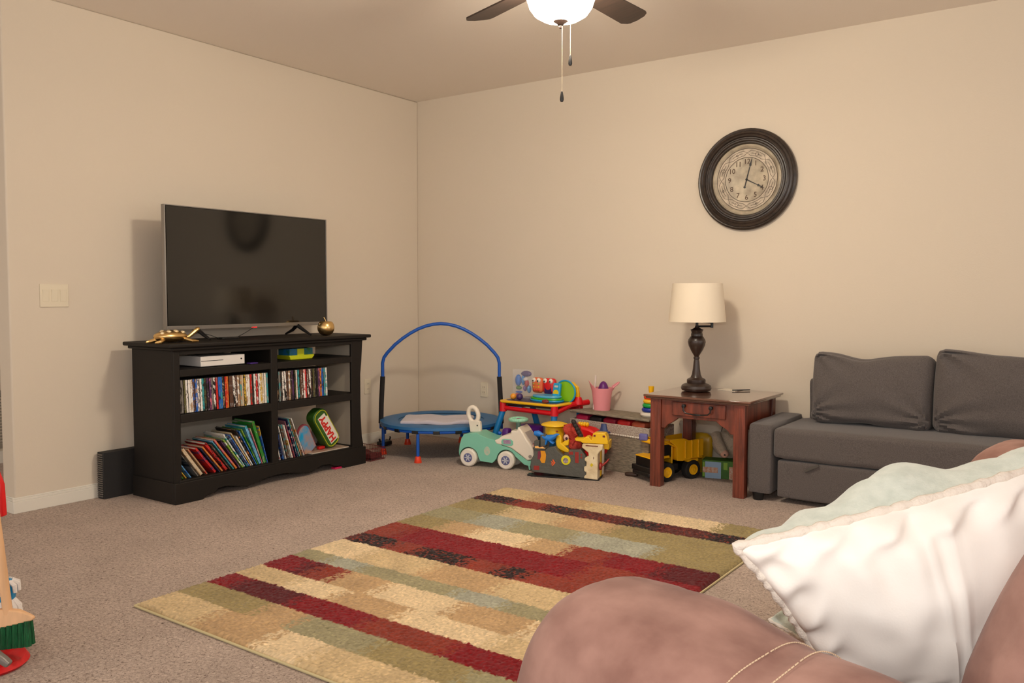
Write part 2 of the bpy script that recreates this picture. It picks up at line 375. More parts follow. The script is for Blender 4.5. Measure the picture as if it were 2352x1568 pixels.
# dark slab behind the bookcase
t = thing('air_filter', 'black flat rectangular panel leaning upright between wall and bookcase', 'panel', (-4.64, 2.7, 0))
g = G((-4.64, 2.7, 0)).m(mat('black_mesh', rgb(30, 28, 28), rough=.7, bump=.5, scale=300, dist=.003)); g.box(-4.668, -4.606, 2.50, 2.96, 0, .265); g.obj('body', t, .003)
g = G((-4.64, 2.7, 0)).m(mat('edge_grey', rgb(96, 90, 84), rough=.6))
for i in range(20): g.box(-4.662, -4.612, 2.494, 2.4995, .012 + i * .0125, .019 + i * .0125)
g.obj('ribbed_edge', t)

# television
TX = -4.40
t = thing('television', 'large flat black television standing on the black bookcase', 'television', (TX, 3.39, .89)); o_ = (TX, 3.39, .89)
g = G(o_).m(M_blackp); g.box(TX - .04, TX - .008, 2.785, 3.987, .962, 1.67); g.box(TX - .06, TX - .04, 3.0, 3.8, .99, 1.35); g.obj('back_cover', t, .006)
g = G(o_).m(M_screen); g.box(TX - .010, TX - .003, 2.79, 3.984, .975, 1.666); g.obj('screen', t)
g = G(o_).m(M_tvframe); w = .008
g.box(TX - .03, TX, 2.777, 2.777 + w, .955, 1.674); g.box(TX - .03, TX, 3.987, 3.995, .955, 1.674); g.box(TX - .03, TX, 2.785, 3.987, 1.668, 1.674); g.box(TX - .03, TX, 2.785, 3.987, .955, .977)
g.obj('bezel', t, .001)
g = G(o_).m(mat('standby_red', rgb(200, 30, 30), emit=.8)); g.box(TX - .01, TX + .002, 3.37, 3.405, .951, .958); g.obj('standby_light', t)
for yy in (2.98, 3.74):
    g = G(o_).m(M_blackp)
    for xx in (TX + .12, TX - .13): g.tube([(TX - .015, yy, .958), (TX + (xx - TX) * .45, yy, .925), (xx, yy, .8965)], [.014, .011, .0065], 8)
    g.obj('foot', t)
g = G((-4.36, 3.16, .89)).m(M_blackp); g.box(-4.39, -4.33, 3.10, 3.22, .8905, .902)
bx = tag(g.obj('streaming_box', None, .003), 'small flat black box under the middle of the television', 'electronics'); bx.location = (-4.36, 3.16, .89)
g = G((-4.36, 3.16, .89)).m(M_blackp); P0 = []
for i in range(13):
    s_ = i / 12; P0.append((-4.365, 3.10 - .28 * s_, .896 + .035 * math.sin(math.pi * s_)))
g.tube(P0, .002, 6); g.tube([(-4.362, 3.22, .896), (-4.375, 3.29, .92), (-4.39, 3.37, .953)], .002, 6)
o = g.obj('cable'); o.location = (-4.36, 3.16, .89); tag(o, 'thin black cable running beneath the television', 'cable')

# turtle and gold apple
TT = (-4.28, 2.745, .89)
t = thing('turtle_figurine', 'gold turtle figurine on the bookcase left of the television', 'figurine', TT)
g = G().m(M_gold); g.ell((0, -.02, .036), (.062, .098, .034)); sh = g.obj('shell', t)
g = G().m(mat('pale_gold', rgb(250, 228, 184), rough=.35, metal=.6))
for dy, dz, rr in ((-.085, .053, .011), (-.045, .060, .014), (-.002, .062, .015), (.04, .056, .013)): g.ell((.026, dy, dz + .001), (rr, rr, .010))
for dy in (-.06, -.02, .02): g.ell((-.015, dy, .0635), (.012, .014, .008))
g.obj('shell_knobs', sh)
g = G().m(M_gold); g.ell((0, -.02, .024), (.058, .088, .012)); g.tube([(0, .06, .022), (.003, .09, .028), (.004, .115, .045), (.004, .135, .06)], [.014, .011, .012, .013], 10); g.ell((.004, .143, .066), (.014, .024, .013), (R(38), 0, 0))
g.obj('body', t)
for p in (((.03, .05, .02), (.06, .075, .008), (.055, .12, .006)), ((-.03, .05, .02), (-.06, .08, .012), (-.06, .11, .006)), ((.03, -.08, .018), (.05, -.115, .008), (.045, -.14, .006)), ((-.03, -.08, .018), (-.05, -.11, .008), (-.05, -.135, .006))):
    g = G().m(M_gold); g.tube(p, [.012, .011, .005], 8); g.obj('flipper', t)
t = thing('apple_figurine', 'shiny gold apple ornament at the right end of the bookcase top', 'figurine', (-4.24, 3.835, .89))
g = G().m(M_gold); pr = []
for i in range(19):
    a = -math.pi / 2 + math.pi * i / 18; r = .056 * math.cos(a) ** .8 if math.cos(a) > 0 else 0; z = .052 + .052 * math.sin(a)
    if i > 14: z -= (i - 14) * .0035
    pr.append((max(r, .001), z))
g.lathe(pr); g.obj('fruit', t)
g = G().m(M_gold); g.tube([(0, 0, .09), (-.002, -.004, .105), (-.008, -.012, .12)], [.003, .003, .004], 8); g.obj('stem', t)

# game console and small boxes on the upper shelf
t = thing('game_console', 'slim white game console on the upper left shelf', 'game console', (-4.32, 3.005, .745))
g = G().m(mat('console_white', rgb(232, 226, 220), rough=.4)); g.box(-.115, .125, -.148, .15, .004, .062); g.obj('case', t, .003)
g = G().m(M_blackp); g.box(.1251, .1262, -.146, .0, .034, .037); g.obj('disc_slot', t)
g = G().m(M_blackp); g.lathe([(.001, .1251), (.005, .1251), (.005, .1265), (.001, .127)], (0, .125, .036), n=14, axis='X'); g.obj('power_button', t)
g = G().m(M_blackp); g.box(-.1, .11, -.13, .13, 0, .004); g.obj('base_pad', t)
t = thing('toy_box', 'small yellow and green printed toy box on the upper right shelf', 'box', (-4.30, 3.62, .745))
g = G().m(plastic('acid_yellow', 208, 214, 30)); g.prism([(-.09, .0), (.085, .0), (.105, .02), (.105, .028), (-.1, .028)], 'yz', -.06, .07); g.obj('tray', t, .004)
g = G().m(mat('toy_box_print', rgb(30, 110, 50), rough=.5, c2=rgb(40, 120, 190), scale=26)); g.box(-.05, .06, -.09, .1, .028, .07); g.obj('carton', t, .002)
g = G().m(plastic('acid_yellow', 208, 214, 30)); g.box(.06, .063, -.03, .025, .022, .068); g.obj('front_panel', t)
g = G().m(plastic('purple_plastic', 92, 60, 150)); g.box(-.02, .02, -.025, .03, 0, .006)
o = g.obj('game_card', None, .002); o.location = (-4.2, 3.21, .745); tag(o, 'thin purple card beside the white game console', 'card')

# ---------------------------------------------------------------- film cases on the middle shelf
CN = {'w': ('white', (236, 232, 226)), 'c': ('cream', (206, 188, 160)), 'k': ('black', (34, 30, 30)), 'g': ('grey', (124, 118, 112)), 'r': ('red', (196, 36, 32)), 'b': ('blue', (36, 100, 190)),
      'n': ('navy', (38, 44, 84)), 't': ('tan', (176, 140, 104)), 'o': ('brown', (92, 62, 48)), 'm': ('mauve', (132, 82, 100)), 'y': ('yellow', (206, 168, 52)), 'e': ('teal', (50, 150, 156)), 'p': ('purple', (84, 48, 92)),
      'a': ('orange', (214, 120, 50)), 'l': ('lime', (140, 180, 60)), 'f': ('green', (40, 136, 44)), 'i': ('pink', (206, 110, 130)), 's': ('sky blue', (110, 170, 216)), 'v': ('olive', (92, 88, 50))}
def spine_mat(k1, k2, i):
    key = 'spine_%s_%s_%d' % (k1, k2, i)
    if key in MATS: return MATS[key]
    m = mat(key, rgb(*CN[k1][1]), rough=.4); N = m.node_tree.nodes; L = m.node_tree.links; b = N['Principled BSDF']
    tc = N.new('ShaderNodeTexCoord'); mp = N.new('ShaderNodeMapping'); mp.inputs['Scale'].default_value = (1, 18, 9); mp.inputs['Location'].default_value = (i * 3.1, i * 7.7, i * 1.3)
    nz = N.new('ShaderNodeTexNoise'); nz.inputs['Scale'].default_value = 2.2; nz.inputs['Detail'].default_value = 6; nz.inputs['Roughness'].default_value = .75
    rp = N.new('ShaderNodeValToRGB'); rp.color_ramp.interpolation = 'CONSTANT'; e = rp.color_ramp.elements
    e[0].position = 0; e[0].color = lin(rgb(*CN[k2][1])); e[1].position = .45; e[1].color = lin(rgb(*CN[k1][1]))
    x = e.new(.60); x.color = lin(tuple(min(1, v / 255 * .5 + .45) for v in CN[k2][1]))
    x = e.new(.655); x.color = lin(rgb(*CN[k1][1]))
    L.new(tc.outputs['Object'], mp.inputs[0]); L.new(mp.outputs[0], nz.inputs['Vector']); L.new(nz.outputs[0], rp.inputs[0]); L.new(rp.outputs[0], b.inputs['Base Color'])
    return m
NUM = ['first', 'second', 'third', 'fourth', 'fifth', 'sixth', 'seventh', 'eighth', 'ninth', 'tenth', 'eleventh', 'twelfth', 'thirteenth', 'fourteenth', 'fifteenth', 'sixteenth', 'seventeenth', 'eighteenth', 'nineteenth', 'twentieth']
def ordn(i):
    if i < 20: return NUM[i]
    tens = ['twenty', 'thirty', 'forty'][(i + 1) // 10 - 2]; u = (i + 1) % 10
    return {'twenty': 'twentieth', 'thirty': 'thirtieth', 'forty': 'fortieth'}[tens] if u == 0 else tens + '-' + NUM[u - 1]
M_case = mat('case_shell', rgb(26, 26, 28), rough=.35)
def case_proto(k1, k2, i):
    g = G().m(M_case); g.box(-.068, .066, -.0066, .0066, 0, .19); g.m(spine_mat(k1, k2, i)); g.box(.066, .0675, -.0062, .0062, .003, .187)
    return g.obj('film_case', None)
protos = {}
def place_cases(codes, y0, pitch, bay, lean):
    for i, c in enumerate(codes):
        if c == ' ': continue
        k1, k2 = c[0], c[1]; key = (k1, k2)
        if key not in protos: protos[key] = case_proto(k1, k2, len(protos)); o = protos[key]
        else: o = protos[key].copy(); COL.objects.link(o)
        o.location = (-4.25 + random.uniform(-.004, .003), y0 + i * pitch, .4955 + .001); o.rotation_euler = (lean, 0, 0)
        tag(o, 'slim film case with %s spine, %s from left, %s bay, middle shelf' % (CN[k1][0], ordn(i), bay), 'film case', 'film cases on the middle shelf')
LB = 'kg gk vk wg wc wt ob bt gw wg ek kv kp pi gk kw rk bk be kt ra ar ok ok wk ow tw te ct yk wt wc ro kk wg rw wg yw cw wc eg mw'.split()
place_cases(LB[:41], 2.7185, .0148, 'left', R(2.2))
RB = 'kt ge kg wo wk ok tw ko pk kv wa ek ok ow wr rm ow wk ko vk kg kk pi ak bn eg we'.split()
place_cases(RB, 3.388, .0152, 'right', R(2.2))

# ---------------------------------------------------------------- leaning picture books
M_page = mat('book_pages', rgb(214, 204, 188), rough=.8, var=.08, scale=200, stretch=(1, 1, .05))
bookn = {}
def book(y, lean, h, th, k1, k2, bay, idx, total, zb=.1285, x=-4.19, d=.19, arch=False):
    z = zb + abs(math.sin(lean)) * th
    t = thing('picture_book', 'thin picture book with %s spine, %s from left, leaning in lower %s bay' % (CN[k1][0], ordn(idx), bay), 'book', (x, y, z + .0005), group='picture books on the bottom shelf', rot=(lean, 0, 0))
    g = G().m(spine_mat(k1, k2, idx + (20 if bay == 'left' else 60))); c = min(.002, th * .2)
    g.box(-d, 0, -th, -th + c, 0, h); g.box(-d, 0, -c, 0, 0, h); g.box(-c, .0, -th, 0, 0, h); g.obj('cover', t)
    g = G().m(M_page); g.box(-d + .004, -c, -th + c, -c, .003, h - .004); g.obj('pages', t)
LBK = [  # bottom position in crop units, lean deg, height, thickness, colours
 (190, 37, .05, .006, 'f', 'l'), (250, 37, .09, .008, 'a', 'y'), (330, 37, .10, .008, 's', 'b'), (480, 37, .19, .007, 'g', 'k'), (560, 36, .20, .022, 'c', 't'),
 (660, 37, .20, .012, 't', 'r'), (830, 39, .20, .016, 'r', 'p'), (900, 39, .20, .006, 'n', 'k'), (960, 39, .205, .012, 'a', 'c'), (1060, 39, .225, .018, 'r', 'k'),
 (1120, 38, .21, .010, 'o', 'k'), (1190, 38, .235, .009, 'e', 's'), (1250, 38, .24, .014, 'a', 'i'), (1320, 36, .225, .010, 'p', 'k'), (1390, 36, .225, .011, 'l', 'w'),
 (1440, 34, .255, .012, 'w', 'e'), (1500, 34, .235, .014, 'n', 'e'), (1560, 34, .245, .009, 'b', 'w'), (1600, 33, .255, .010, 'c', 'y'), (1650, 31, .22, .012, 'w', 's'),
 (1690, 31, .27, .010, 'k', 'a'), (1740, 29, .25, .010, 'b', 's'), (1775, 27, .255, .009, 'f', 'l'), (1820, 23, .26, .020, 's', 'e'), (1850, 21, .24, .009, 'i', 'c'), (1900, 18, .275, .024, 'f', 'v'), (1925, 15, .24, .008, 'b', 'y'), ]
def settle(L, y0, c0):
    ys = [y0 + (r[0] - c0) / 100 * .0333 for r in L]
    for i in range(len(L) - 2, -1, -1): ys[i] = min(ys[i], ys[i + 1] - L[i + 1][3] / math.cos(R(L[i + 1][1])) - .0012)
    return ys
ysl = settle(LBK, 2.718, 150)
for i, (c, a, h, th, k1, k2) in enumerate(LBK):
    book(ysl[i], R(a), h, th, k1, k2, 'left', i, len(LBK), x=-4.185 - random.uniform(0, .008))
RBK = [(255, 13, .20, .010, 'w', 'r'), (330, 14, .19, .012, 'n', 'b'), (400, 15, .22, .009, 'w', 'g'), (470, 15, .225, .018, 'o', 'e'), (540, 17, .225, .012, 'w', 'y'), (600, 18, .25, .010, 'm', 'r'),
       (660, 18, .26, .010, 'n', 'w'), (715, 20, .265, .010, 'e', 'i'), (765, 21, .26, .012, 'v', 't'), (830, 22, .27, .008, 'w', 'a')]
ysr = settle(RBK, 3.402, 240)
for i, (c, a, h, th, k1, k2) in enumerate(RBK):
    book(ysr[i], R(a), h, th, k1, k2, 'right', i, len(RBK), x=-4.185 - random.uniform(0, .008))
t = thing('magazine', 'thin white magazine lying flat on the bottom shelf at its right end', 'magazine', (-4.28, 3.81, .1285))
g = G().m(M_page); g.box(-.09, .1, -.16, .165, 0, .005); g.obj('pages', t)
g = G().m(mat('mag_cover', rgb(200, 180, 160), rough=.4, c2=rgb(160, 120, 100), scale=30)); g.box(-.09, .101, -.16, .165, .0052, .006); g.obj('cover', t)
# arched book with the blue and orange picture
t = thing('arched_book', 'arch-topped picture book with blue and orange front beside the green case', 'book', (-4.235, 3.70, .137), rot=(R(30), 0, R(12)))
P = [(-.075, 0), (.055, 0), (.055, .15)] + [(-.01 + .065 * math.cos(R(a)), .15 + .062 * math.sin(R(a))) for a in range(15, 180, 15)] + [(-.075, .15)]
g = G().m(mat('maroon_edge', rgb(140, 60, 70), rough=.5)); g.prism(P, 'yz', -.012, 0); g.obj('board', t)
g = G().m(mat('book_art', rgb(30, 160, 214), rough=.4, c2=rgb(214, 140, 50), scale=9)); g.prism([(u * .9 - .001, v * .93 + .005) for u, v in P], 'yz', 0.0003, .0013); g.obj('cover_picture', t)
# green toy case with red lettering
t = thing('green_game_case', 'green and yellow toy case with red HAPPY lettering, tilted on the bottom shelf', 'toy case', (-4.27, 3.89, .154), rot=(R(33), 0, 0))
t.scale = (1.07, 1.07, 1.07)
M_tg = plastic('case_green', 52, 92, 30); M_ty = plastic('case_yellow', 190, 190, 40)
def capsule(w, h, r, n=6):
    out = []
    for cx, cz, a0 in ((w / 2 - r, h - r, 0), (-w / 2 + r, h - r, 90), (-w / 2 + r, r, 180), (w / 2 - r, r, 270)):
        for k in range(n + 1): a = R(a0 + 90 * k / n); out.append((cx + r * math.cos(a), cz + r * math.sin(a)))
    return out
g = G().m(M_tg); g.prism([(u, v) for u, v in capsule(.115, .27, .045)], 'yz', -.02, .05); g.obj('shell', t, .006)
g = G().m(M_ty); P = capsule(.1, .25, .04); g.tube([(.0515, u, v + .01) for u, v in P], .0028, 6, closed=True); g.obj('yellow_rim', t)
Mf = Matrix(((0, 0, 1, .0535), (0, 1, 0, 0), (1, 0, 0, 0), (0, 0, 0, 1)))
Mtxt = Matrix(((0, 0, 1, .0548), (0, -1, 0, .008), (1, 0, 0, .132), (0, 0, 0, 1)))
# local text axes: text x -> +z of the case, text y -> -y
g = G().m(M_white); g.box(.0502, .0525, -.026, .036, .028, .228); g.box(.0502, .0524, .036, .048, .02, .20); g.obj('white_banner', t, .004)
g = G().m(plastic('logo_red', 208, 40, 32)); g.text('HAPPY', .062, Matrix(((0, 0, 1, .0535), (0, -1, 0, .005), (1, 0, 0, .128), (0, 0, 0, 1))), .0008, bold=.0022); g.obj('lettering', t)
t = thing('white_carton', 'narrow pale carton stuck upright behind the green toy case', 'box', (-4.38, 3.76, .13), rot=(R(-28), 0, 0))
g = G().m(mat('pale_carton', rgb(190, 176, 170), rough=.7)); g.box(-.03, .03, .03, .06, .06, .27); g.obj('carton', t, .002)
g = G().m(plastic('toy_orange', 216, 130, 24)); g.soft((0, 0, .03), (.05, .05, .06), .012, n=6, nz=.006, ns=40); o = g.obj('toy_figure'); o.location = (-4.46, 3.70, .26); o.location = (-4.46, 3.70, .1285)
tag(o, 'small orange plastic toy behind the leaning books in the right bay', 'toy')
g = G().m(plastic('toy_red', 190, 26, 26)); g.soft((0, 0, .011), (.03, .055, .022), .008, n=6); o = g.obj('toy_block'); o.location = (-4.245, 3.785, .1348)
tag(o, 'little red toy block lying on the white magazine', 'toy')
# bits on the carpet near the plinth
g = G().m(plastic('hot_pink', 214, 34, 90)); g.box(-.02, .02, -.03, .03, 0, .012); o = g.obj('card', None, .002); o.location = (-4.18, 3.862, 0.001); tag(o, 'small hot pink card on the carpet under the bookcase plinth', 'card')
g = G().m(plastic('pale_teal', 90, 150, 160)); g.box(-.02, .02, -.03, .03, 0, .01); o = g.obj('card', None, .002); o.location = (-4.215, 3.945, 0.001); tag(o, 'small pale teal card on the carpet under the bookcase plinth', 'card')
# red wire basket
t = thing('mesh_basket', 'low dark red mesh basket on the carpet right of the bookcase', 'basket', (-4.27, 4.23, 0))
M_wr = mat('red_wire', rgb(110, 34, 34), rough=.5)
g = G().m(M_wr); bx, by, bz = .11, .075, .085
for z in (.004, .03, .057, bz): g.tube([(-bx, -by, z), (bx, -by, z), (bx, by, z), (-bx, by, z)], .0022 if z in (.004, bz) else .0012, 5, closed=True)
for i in range(15):
    x = -bx + 2 * bx * i / 14
    for y in (-by, by): g.tube([(x, y, .004), (x, y, bz)], .0011, 4)
for i in range(9):
    y = -by + 2 * by * i / 8
    for x in (-bx, bx): g.tube([(x, y, .004), (x, y, bz)], .0011, 4)
    g.tube([(-bx, y, .004), (bx, y, .004)], .0011, 4)
g.obj('wire_frame', t)
g = G().m(mat('dark_red_stuff', rgb(84, 30, 30), rough=.8)); g.soft((0, 0, .026), (.19, .12, .04), .015, n=8, nz=.01, ns=20); g.obj('lining', t)
g = G().m(M_blackp); g.soft((0, 0, .022), (.06, .13, .04), .012, n=8, nz=.008, ns=18); g.tube([(0, .05, .03), (0, .065, .055), (0, .06, .065)], .006, 6); g.tube([(0, -.04, .03), (0, -.055, .06)], .008, 6)
o = g.obj('toy_vehicle'); o.location = (-4.52, 4.67, 0); tag(o, 'small black toy on the carpet under the trampoline by the wall', 'toy')

# ---------------------------------------------------------------- trampoline
TCX, TCY, TR, TZ = -4.005, 4.735, .43, .245
t = thing('trampoline', 'small blue child trampoline with arched handlebar in the room corner', 'trampoline', (TCX, TCY, 0))
M_tb = plastic('tramp_blue', 16, 84, 180); M_pad = mat('pad_vinyl', rgb(40, 104, 158), rough=.5, bump=.2, scale=30, dist=.004); M_or = plastic('orange_cap', 232, 66, 30)
g = G().m(M_tb); g.torus((0, 0, TZ - .03), TR, .0125, n=64); g.obj('ring_frame', t)
g = G().m(mat('black_mat', rgb(40, 30, 30), rough=.8)); g.lathe([(.001, TZ - .012), (.34, TZ - .008), (.34, TZ - .004), (.001, TZ - .008)], n=48); g.obj('jumping_mat', t)
g = G().m(M_pad); g.lathe([(TR + .018, TZ - .02), (TR + .016, TZ), (TR - .02, TZ + .008), (.33, TZ + .006), (.315, TZ), (.33, TZ - .003), (TR - .02, TZ - .004)], n=64); g.obj('pad_cover', t)
for k in range(18):
    g = G().m(M_blackp); a = R(20 * k + 6); c = Vector((TR * math.cos(a), TR * math.sin(a), TZ - .028)); g.obox(c, (.032, .046, .032), (0, 0, a)); g.obj('strap', t, .003)
for a in (-72, -12, 48, 108, 168, 228):
    a = R(a); x, y = (TR - .005) * math.cos(a), (TR - .005) * math.sin(a)
    g = G().m(M_tb); g.cyl((x, y, TZ - .03), (x, y, .03), .0115, n=14); lg = g.obj('leg', t)
    g = G().m(M_or); g.lathe([(.013, .045), (.018, .043), (.027, .003), (.026, 0), (.001, 0)], (x, y, 0), n=18); g.obj('rubber_foot', lg)
ax = Vector((.815, .579, 0)); hb = []   # handlebar spans the ring across the view
def hp(u, z): return ax * u + Vector((0, 0, z))
for s_ in (-1, 1):
    g = G().m(mat('foam_black', rgb(30, 26, 26), rough=.85)); g.tube([hp(s_ * .445, TZ - .03), hp(s_ * .441, .36), hp(s_ * .43, .56)], .018, 12); g.obj('foam_sleeve', t)
    g = G().m(M_tb); g.cyl(hp(s_ * .42, TZ - .02), hp(s_ * .42, TZ - .11), .013); g.cyl(hp(s_ * .445, TZ - .02), hp(s_ * .445, TZ - .07), .012); g.obj('post_socket', t)
g = G().m(M_tb); hb = [hp(-.43, .55), hp(-.43, .66), hp(-.42, .70), hp(-.395, .735)]
for i in range(1, 14):
    s_ = i / 14; hb.append(hp(-.395 + .79 * s_, .735 + .215 * math.sin(math.pi * s_) ** .85))
hb += [hp(.395, .735), hp(.42, .70), hp(.43, .66), hp(.43, .55)]
g.tube(hb, .0125, 12); g.obj('handlebar', t)
g = G().m(mat('pale_blanket', rgb(196, 188, 196), rough=1, bump=.6, scale=120, dist=.004, sheen=.3))
g.soft((0, 0, .014), (.50, .34, .03), .014, (0, 0, R(35)), n=26, nz=.014, ns=9)
o = g.obj('blanket'); o.location = (TCX + .055, TCY - .10, TZ - .004 + .002); tag(o, 'crumpled pale lavender blanket lying on the blue trampoline', 'blanket')

# ---------------------------------------------------------------- ride-on car
t = thing('ride_on_car', 'mint green and white child ride-on car with white wheels', 'ride-on toy', (-3.40, 4.555, 0), rz=R(14))
M_mint = plastic('mint_plastic', 126, 196, 172, rough=.3); M_cw = plastic('warm_white_plastic', 234, 224, 208, rough=.35); M_wb = plastic('wheel_blue', 92, 96, 140)
c8 = lambda L: [(((1030 + u / 9.22) - 1116) / 319, (1072 - (920 + v / 9.22)) / 343) for u, v in L]
def arch(cx, r, a0, a1, n=9, cz=.061): return [(cx + r * math.cos(R(a0 + (a1 - a0) * i / n)), cz + r * math.sin(R(a0 + (a1 - a0) * i / n))) for i in range(n + 1)]
P = c8([(185, 1190), (175, 1080), (190, 960), (235, 800), (290, 715), (420, 690), (560, 670), (650, 715), (800, 770), (940, 790), (1100, 900), (1300, 950), (1500, 1090), (1650, 1190), (1790, 1150), (1770, 1250), (1690, 1290), (1700, 1370), (1672, 1372), (1655, 1290), (1570, 1270)])
P += arch(.138, .071, 25, 175) + c8([(930, 1260), (900, 1290), (640, 1270)]) + arch(-.136, .071, 5, 165)
g = G().m(M_mint); g.prism(P, 'xz', -.085, .085); g.obj('body', t, .008, seg=3)
P = c8([(940, 800), (1020, 770), (1100, 700), (1290, 645), (1290, 570), (1420, 570), (1440, 480), (1520, 560), (1600, 690), (1700, 840), (1780, 990), (1785, 1130), (1640, 1190), (1500, 1080), (1300, 945), (1100, 890), (990, 880)])
g = G().m(M_cw); g.prism(P, 'xz', -.088, .088); g.obj('hood', t, .010, seg=3)
g = G().m(M_mint); P = c8([(1110, 770), (1160, 755), (1300, 755), (1345, 790), (1350, 860), (1310, 895), (1170, 895), (1105, 870), (1095, 820)]); g.prism(P, 'xz', -.0905, .0905); wn = g.obj('window_surround', t, .002)
g = G().m(mat('window_print', rgb(190, 178, 184), rough=.4, c2=rgb(150, 110, 150), scale=60)); P = c8([(1140, 775), (1295, 770), (1300, 850), (1150, 855)]); g.prism(P, 'xz', -.092, .092); g.obj('window_print', wn)
g = G().m(mat('windscreen_grey', rgb(176, 168, 164), rough=.3)); P = c8([(1400, 740), (1585, 680)]); 
a0, a1 = c8([(1545, 590), (1700, 835)]); g._add([(a0[0] + .006, -.06, a0[1] - .004), (a0[0] + .006, .06, a0[1] - .004), (a1[0] + .006, .06, a1[1]), (a1[0] + .006, -.06, a1[1]), (a0[0], -.06, a0[1] - .006), (a0[0], .06, a0[1] - .006), (a1[0], .06, a1[1] - .004), (a1[0], -.06, a1[1] - .004)], [(0, 1, 2, 3), (7, 6, 5, 4), (0, 3, 7, 4), (1, 5, 6, 2), (0, 4, 5, 1), (3, 2, 6, 7)]); g.obj('windscreen', t)
g = G().m(mat('lamp_grey', rgb(150, 140, 130), rough=.4))
for yy in (-.089, .089): g.lathe([(.001, -.001), (.012, -.001), (.012, .001), (.001, .001)], (*[c8([(1700, 1090)])[0][0]], yy, c8([(1700, 1090)])[0][1]), axis='Y', n=16)
g.obj('headlamp', t)
g = G().m(M_cw); hl = c8([(330, 690), (300, 540), (250, 370), (240, 250), (290, 165), (360, 145), (440, 180), (500, 270), (540, 400), (555, 560), (560, 680)])
hole = c8([(395, 430), (350, 330), (325, 240), (345, 205), (385, 225), (425, 300), (440, 380), (430, 440)])
ring_o = [hl[i] for i in range(len(hl))]
# the back handle: a solid lower plate and an oval loop above it
P = c8([(330, 700), (312, 560), (288, 440), (330, 440), (400, 450), (440, 440), (500, 440), (545, 470), (556, 560), (560, 690)]); g.prism(P, 'xz', -.016, .016)
cx_, cz_ = c8([(383, 320)])[0]; pts = []
for i in range(28):
    a = 2 * math.pi * i / 28; dx, dz = .036 * math.cos(a), .051 * math.sin(a); r_ = R(14); pts.append((cx_ + dx * math.cos(r_) - dz * math.sin(r_), 0, cz_ + dx * math.sin(r_) + dz * math.cos(r_)))
g.tube(pts, .015, 12, closed=True); bh = g.obj('push_handle', t, .004)
g = G().m(plastic('screw_grey', 90, 90, 86)); q_ = c8([(490, 545)])[0]; g.lathe([(.001, -.018), (.006, -.018), (.006, -.015), (.001, -.015)], (q_[0], 0, q_[1]), axis='Y', n=12); g.obj('screw', bh)
sx_, sz_ = c8([(1355, 370)])[0]
g = G().m(mat('mint_glitter', rgb(120, 200, 170), rough=.3, c2=rgb(170, 220, 190), scale=150)); g.torus((sx_, 0, sz_), .056, .012, n=32)
for a in (90, 210, 330): g.tube([(sx_, 0, sz_ + .002), (sx_ + .055 * math.cos(R(a)), .055 * math.sin(R(a)), sz_)], .006, 8)
g.lathe([(.001, .006), (.02, .006), (.024, -.004), (.016, -.012), (.001, -.012)], (sx_, 0, sz_), n=18); st = g.obj('steering_wheel', t)
g = G().m(plastic('column_grey_green', 96, 124, 112)); g.cyl((sx_ + .003, 0, sz_ - .068), (sx_, 0, sz_ - .008), .019, .016); g.obj('steering_column', t)
g = G().m(plastic('emblem_pink', 150, 80, 120)); g.lathe([(.001, .0085), (.013, .0075), (.013, .006), (.001, .006)], (sx_, 0, sz_), n=16); g.obj('emblem', st)
M_tyre = plastic('tyre_white', 230, 222, 210, rough=.45)
for wx in (-.136, .138):
    for wy, s_ in ((-.078, -1), (.078, 1)):
        g = G().m(M_tyre); g.lathe([(.03, -.022), (.052, -.023), (.060, -.016), (.062, 0), (.060, .016), (.052, .023), (.03, .022)], (wx, wy, .062), axis='Y', n=36); wh = g.obj('wheel', t)
        g = G().m(M_wb); g.lathe([(.001, s_ * .0245), (.027, s_ * .0245), (.031, s_ * .0235), (.031, 0), (.001, 0)], (wx, wy, .062), axis='Y', n=24); hc = g.obj('hub_cap', wh)
        g = G().m(plastic('snow_pale', 190, 192, 200))
        for k in range(6):
            a = R(60 * k); g.obox((wx + .013 * math.cos(a), wy + s_ * .0248, .062 + .013 * math.sin(a)), (.022, .002, .007), (0, -a, 0))
        g.obj('snowflake', hc)
g = G().m(mat('pale_decal', rgb(206, 190, 168), rough=.4, c2=rgb(150, 200, 180), scale=50)); q_ = c8([(790, 1040)])[0]
g.lathe([(.001, -.0005), (.022, -.0005), (.022, .0005), (.001, .0005)], (q_[0], -.0855, q_[1]), axis='Y', n=24, sy=1.35); g.obj('sticker', t)

# ---------------------------------------------------------------- dinosaur castle playset
t = thing('castle_playset', 'grey, cream and yellow plastic dinosaur castle toy standing on the carpet', 'playset', (-2.987, 4.42, 0), rz=R(18.9))
kx = .437 / 155; kz = 1 / 366
def ca(L): 
    out = []
    for u, v in L:
        px = 1200 + u / 9.22; py = 950 + v / 9.22; out.append(((px - 1220) * kx, (1094 + (px - 1220) * .0645 - py) * kz))
    return out
M_cg = mat('castle_grey', rgb(84, 84, 78), rough=.55, bump=.5, scale=22, dist=.012); M_cc = mat('castle_cream', rgb(232, 216, 180), rough=.5, bump=.5, scale=18, dist=.012, c2=rgb(214, 192, 152), vscale=16); M_cy = plastic('castle_yellow', 240, 192, 18)
g = G().m(M_blackp); g.box(-.004, .44, -.004, .135, 0, .010); g.box(-.03, .0, .01, .06, 0, .012); g.obj('base', t, .003)
P = ca([(205, 1225), (160, 1100), (180, 950), (235, 860), (225, 700), (500, 730), (560, 700), (690, 690), (760, 790), (830, 850), (870, 880), (980, 880), (985, 760), (1190, 760), (1230, 740), (1330, 880), (1350, 1000), (1360, 1370)])
g = G().m(M_cg); g.prism(P, 'xz', .0, .05); wl = g.obj('rock_wall', t, .004)
g = G().m(M_cg)
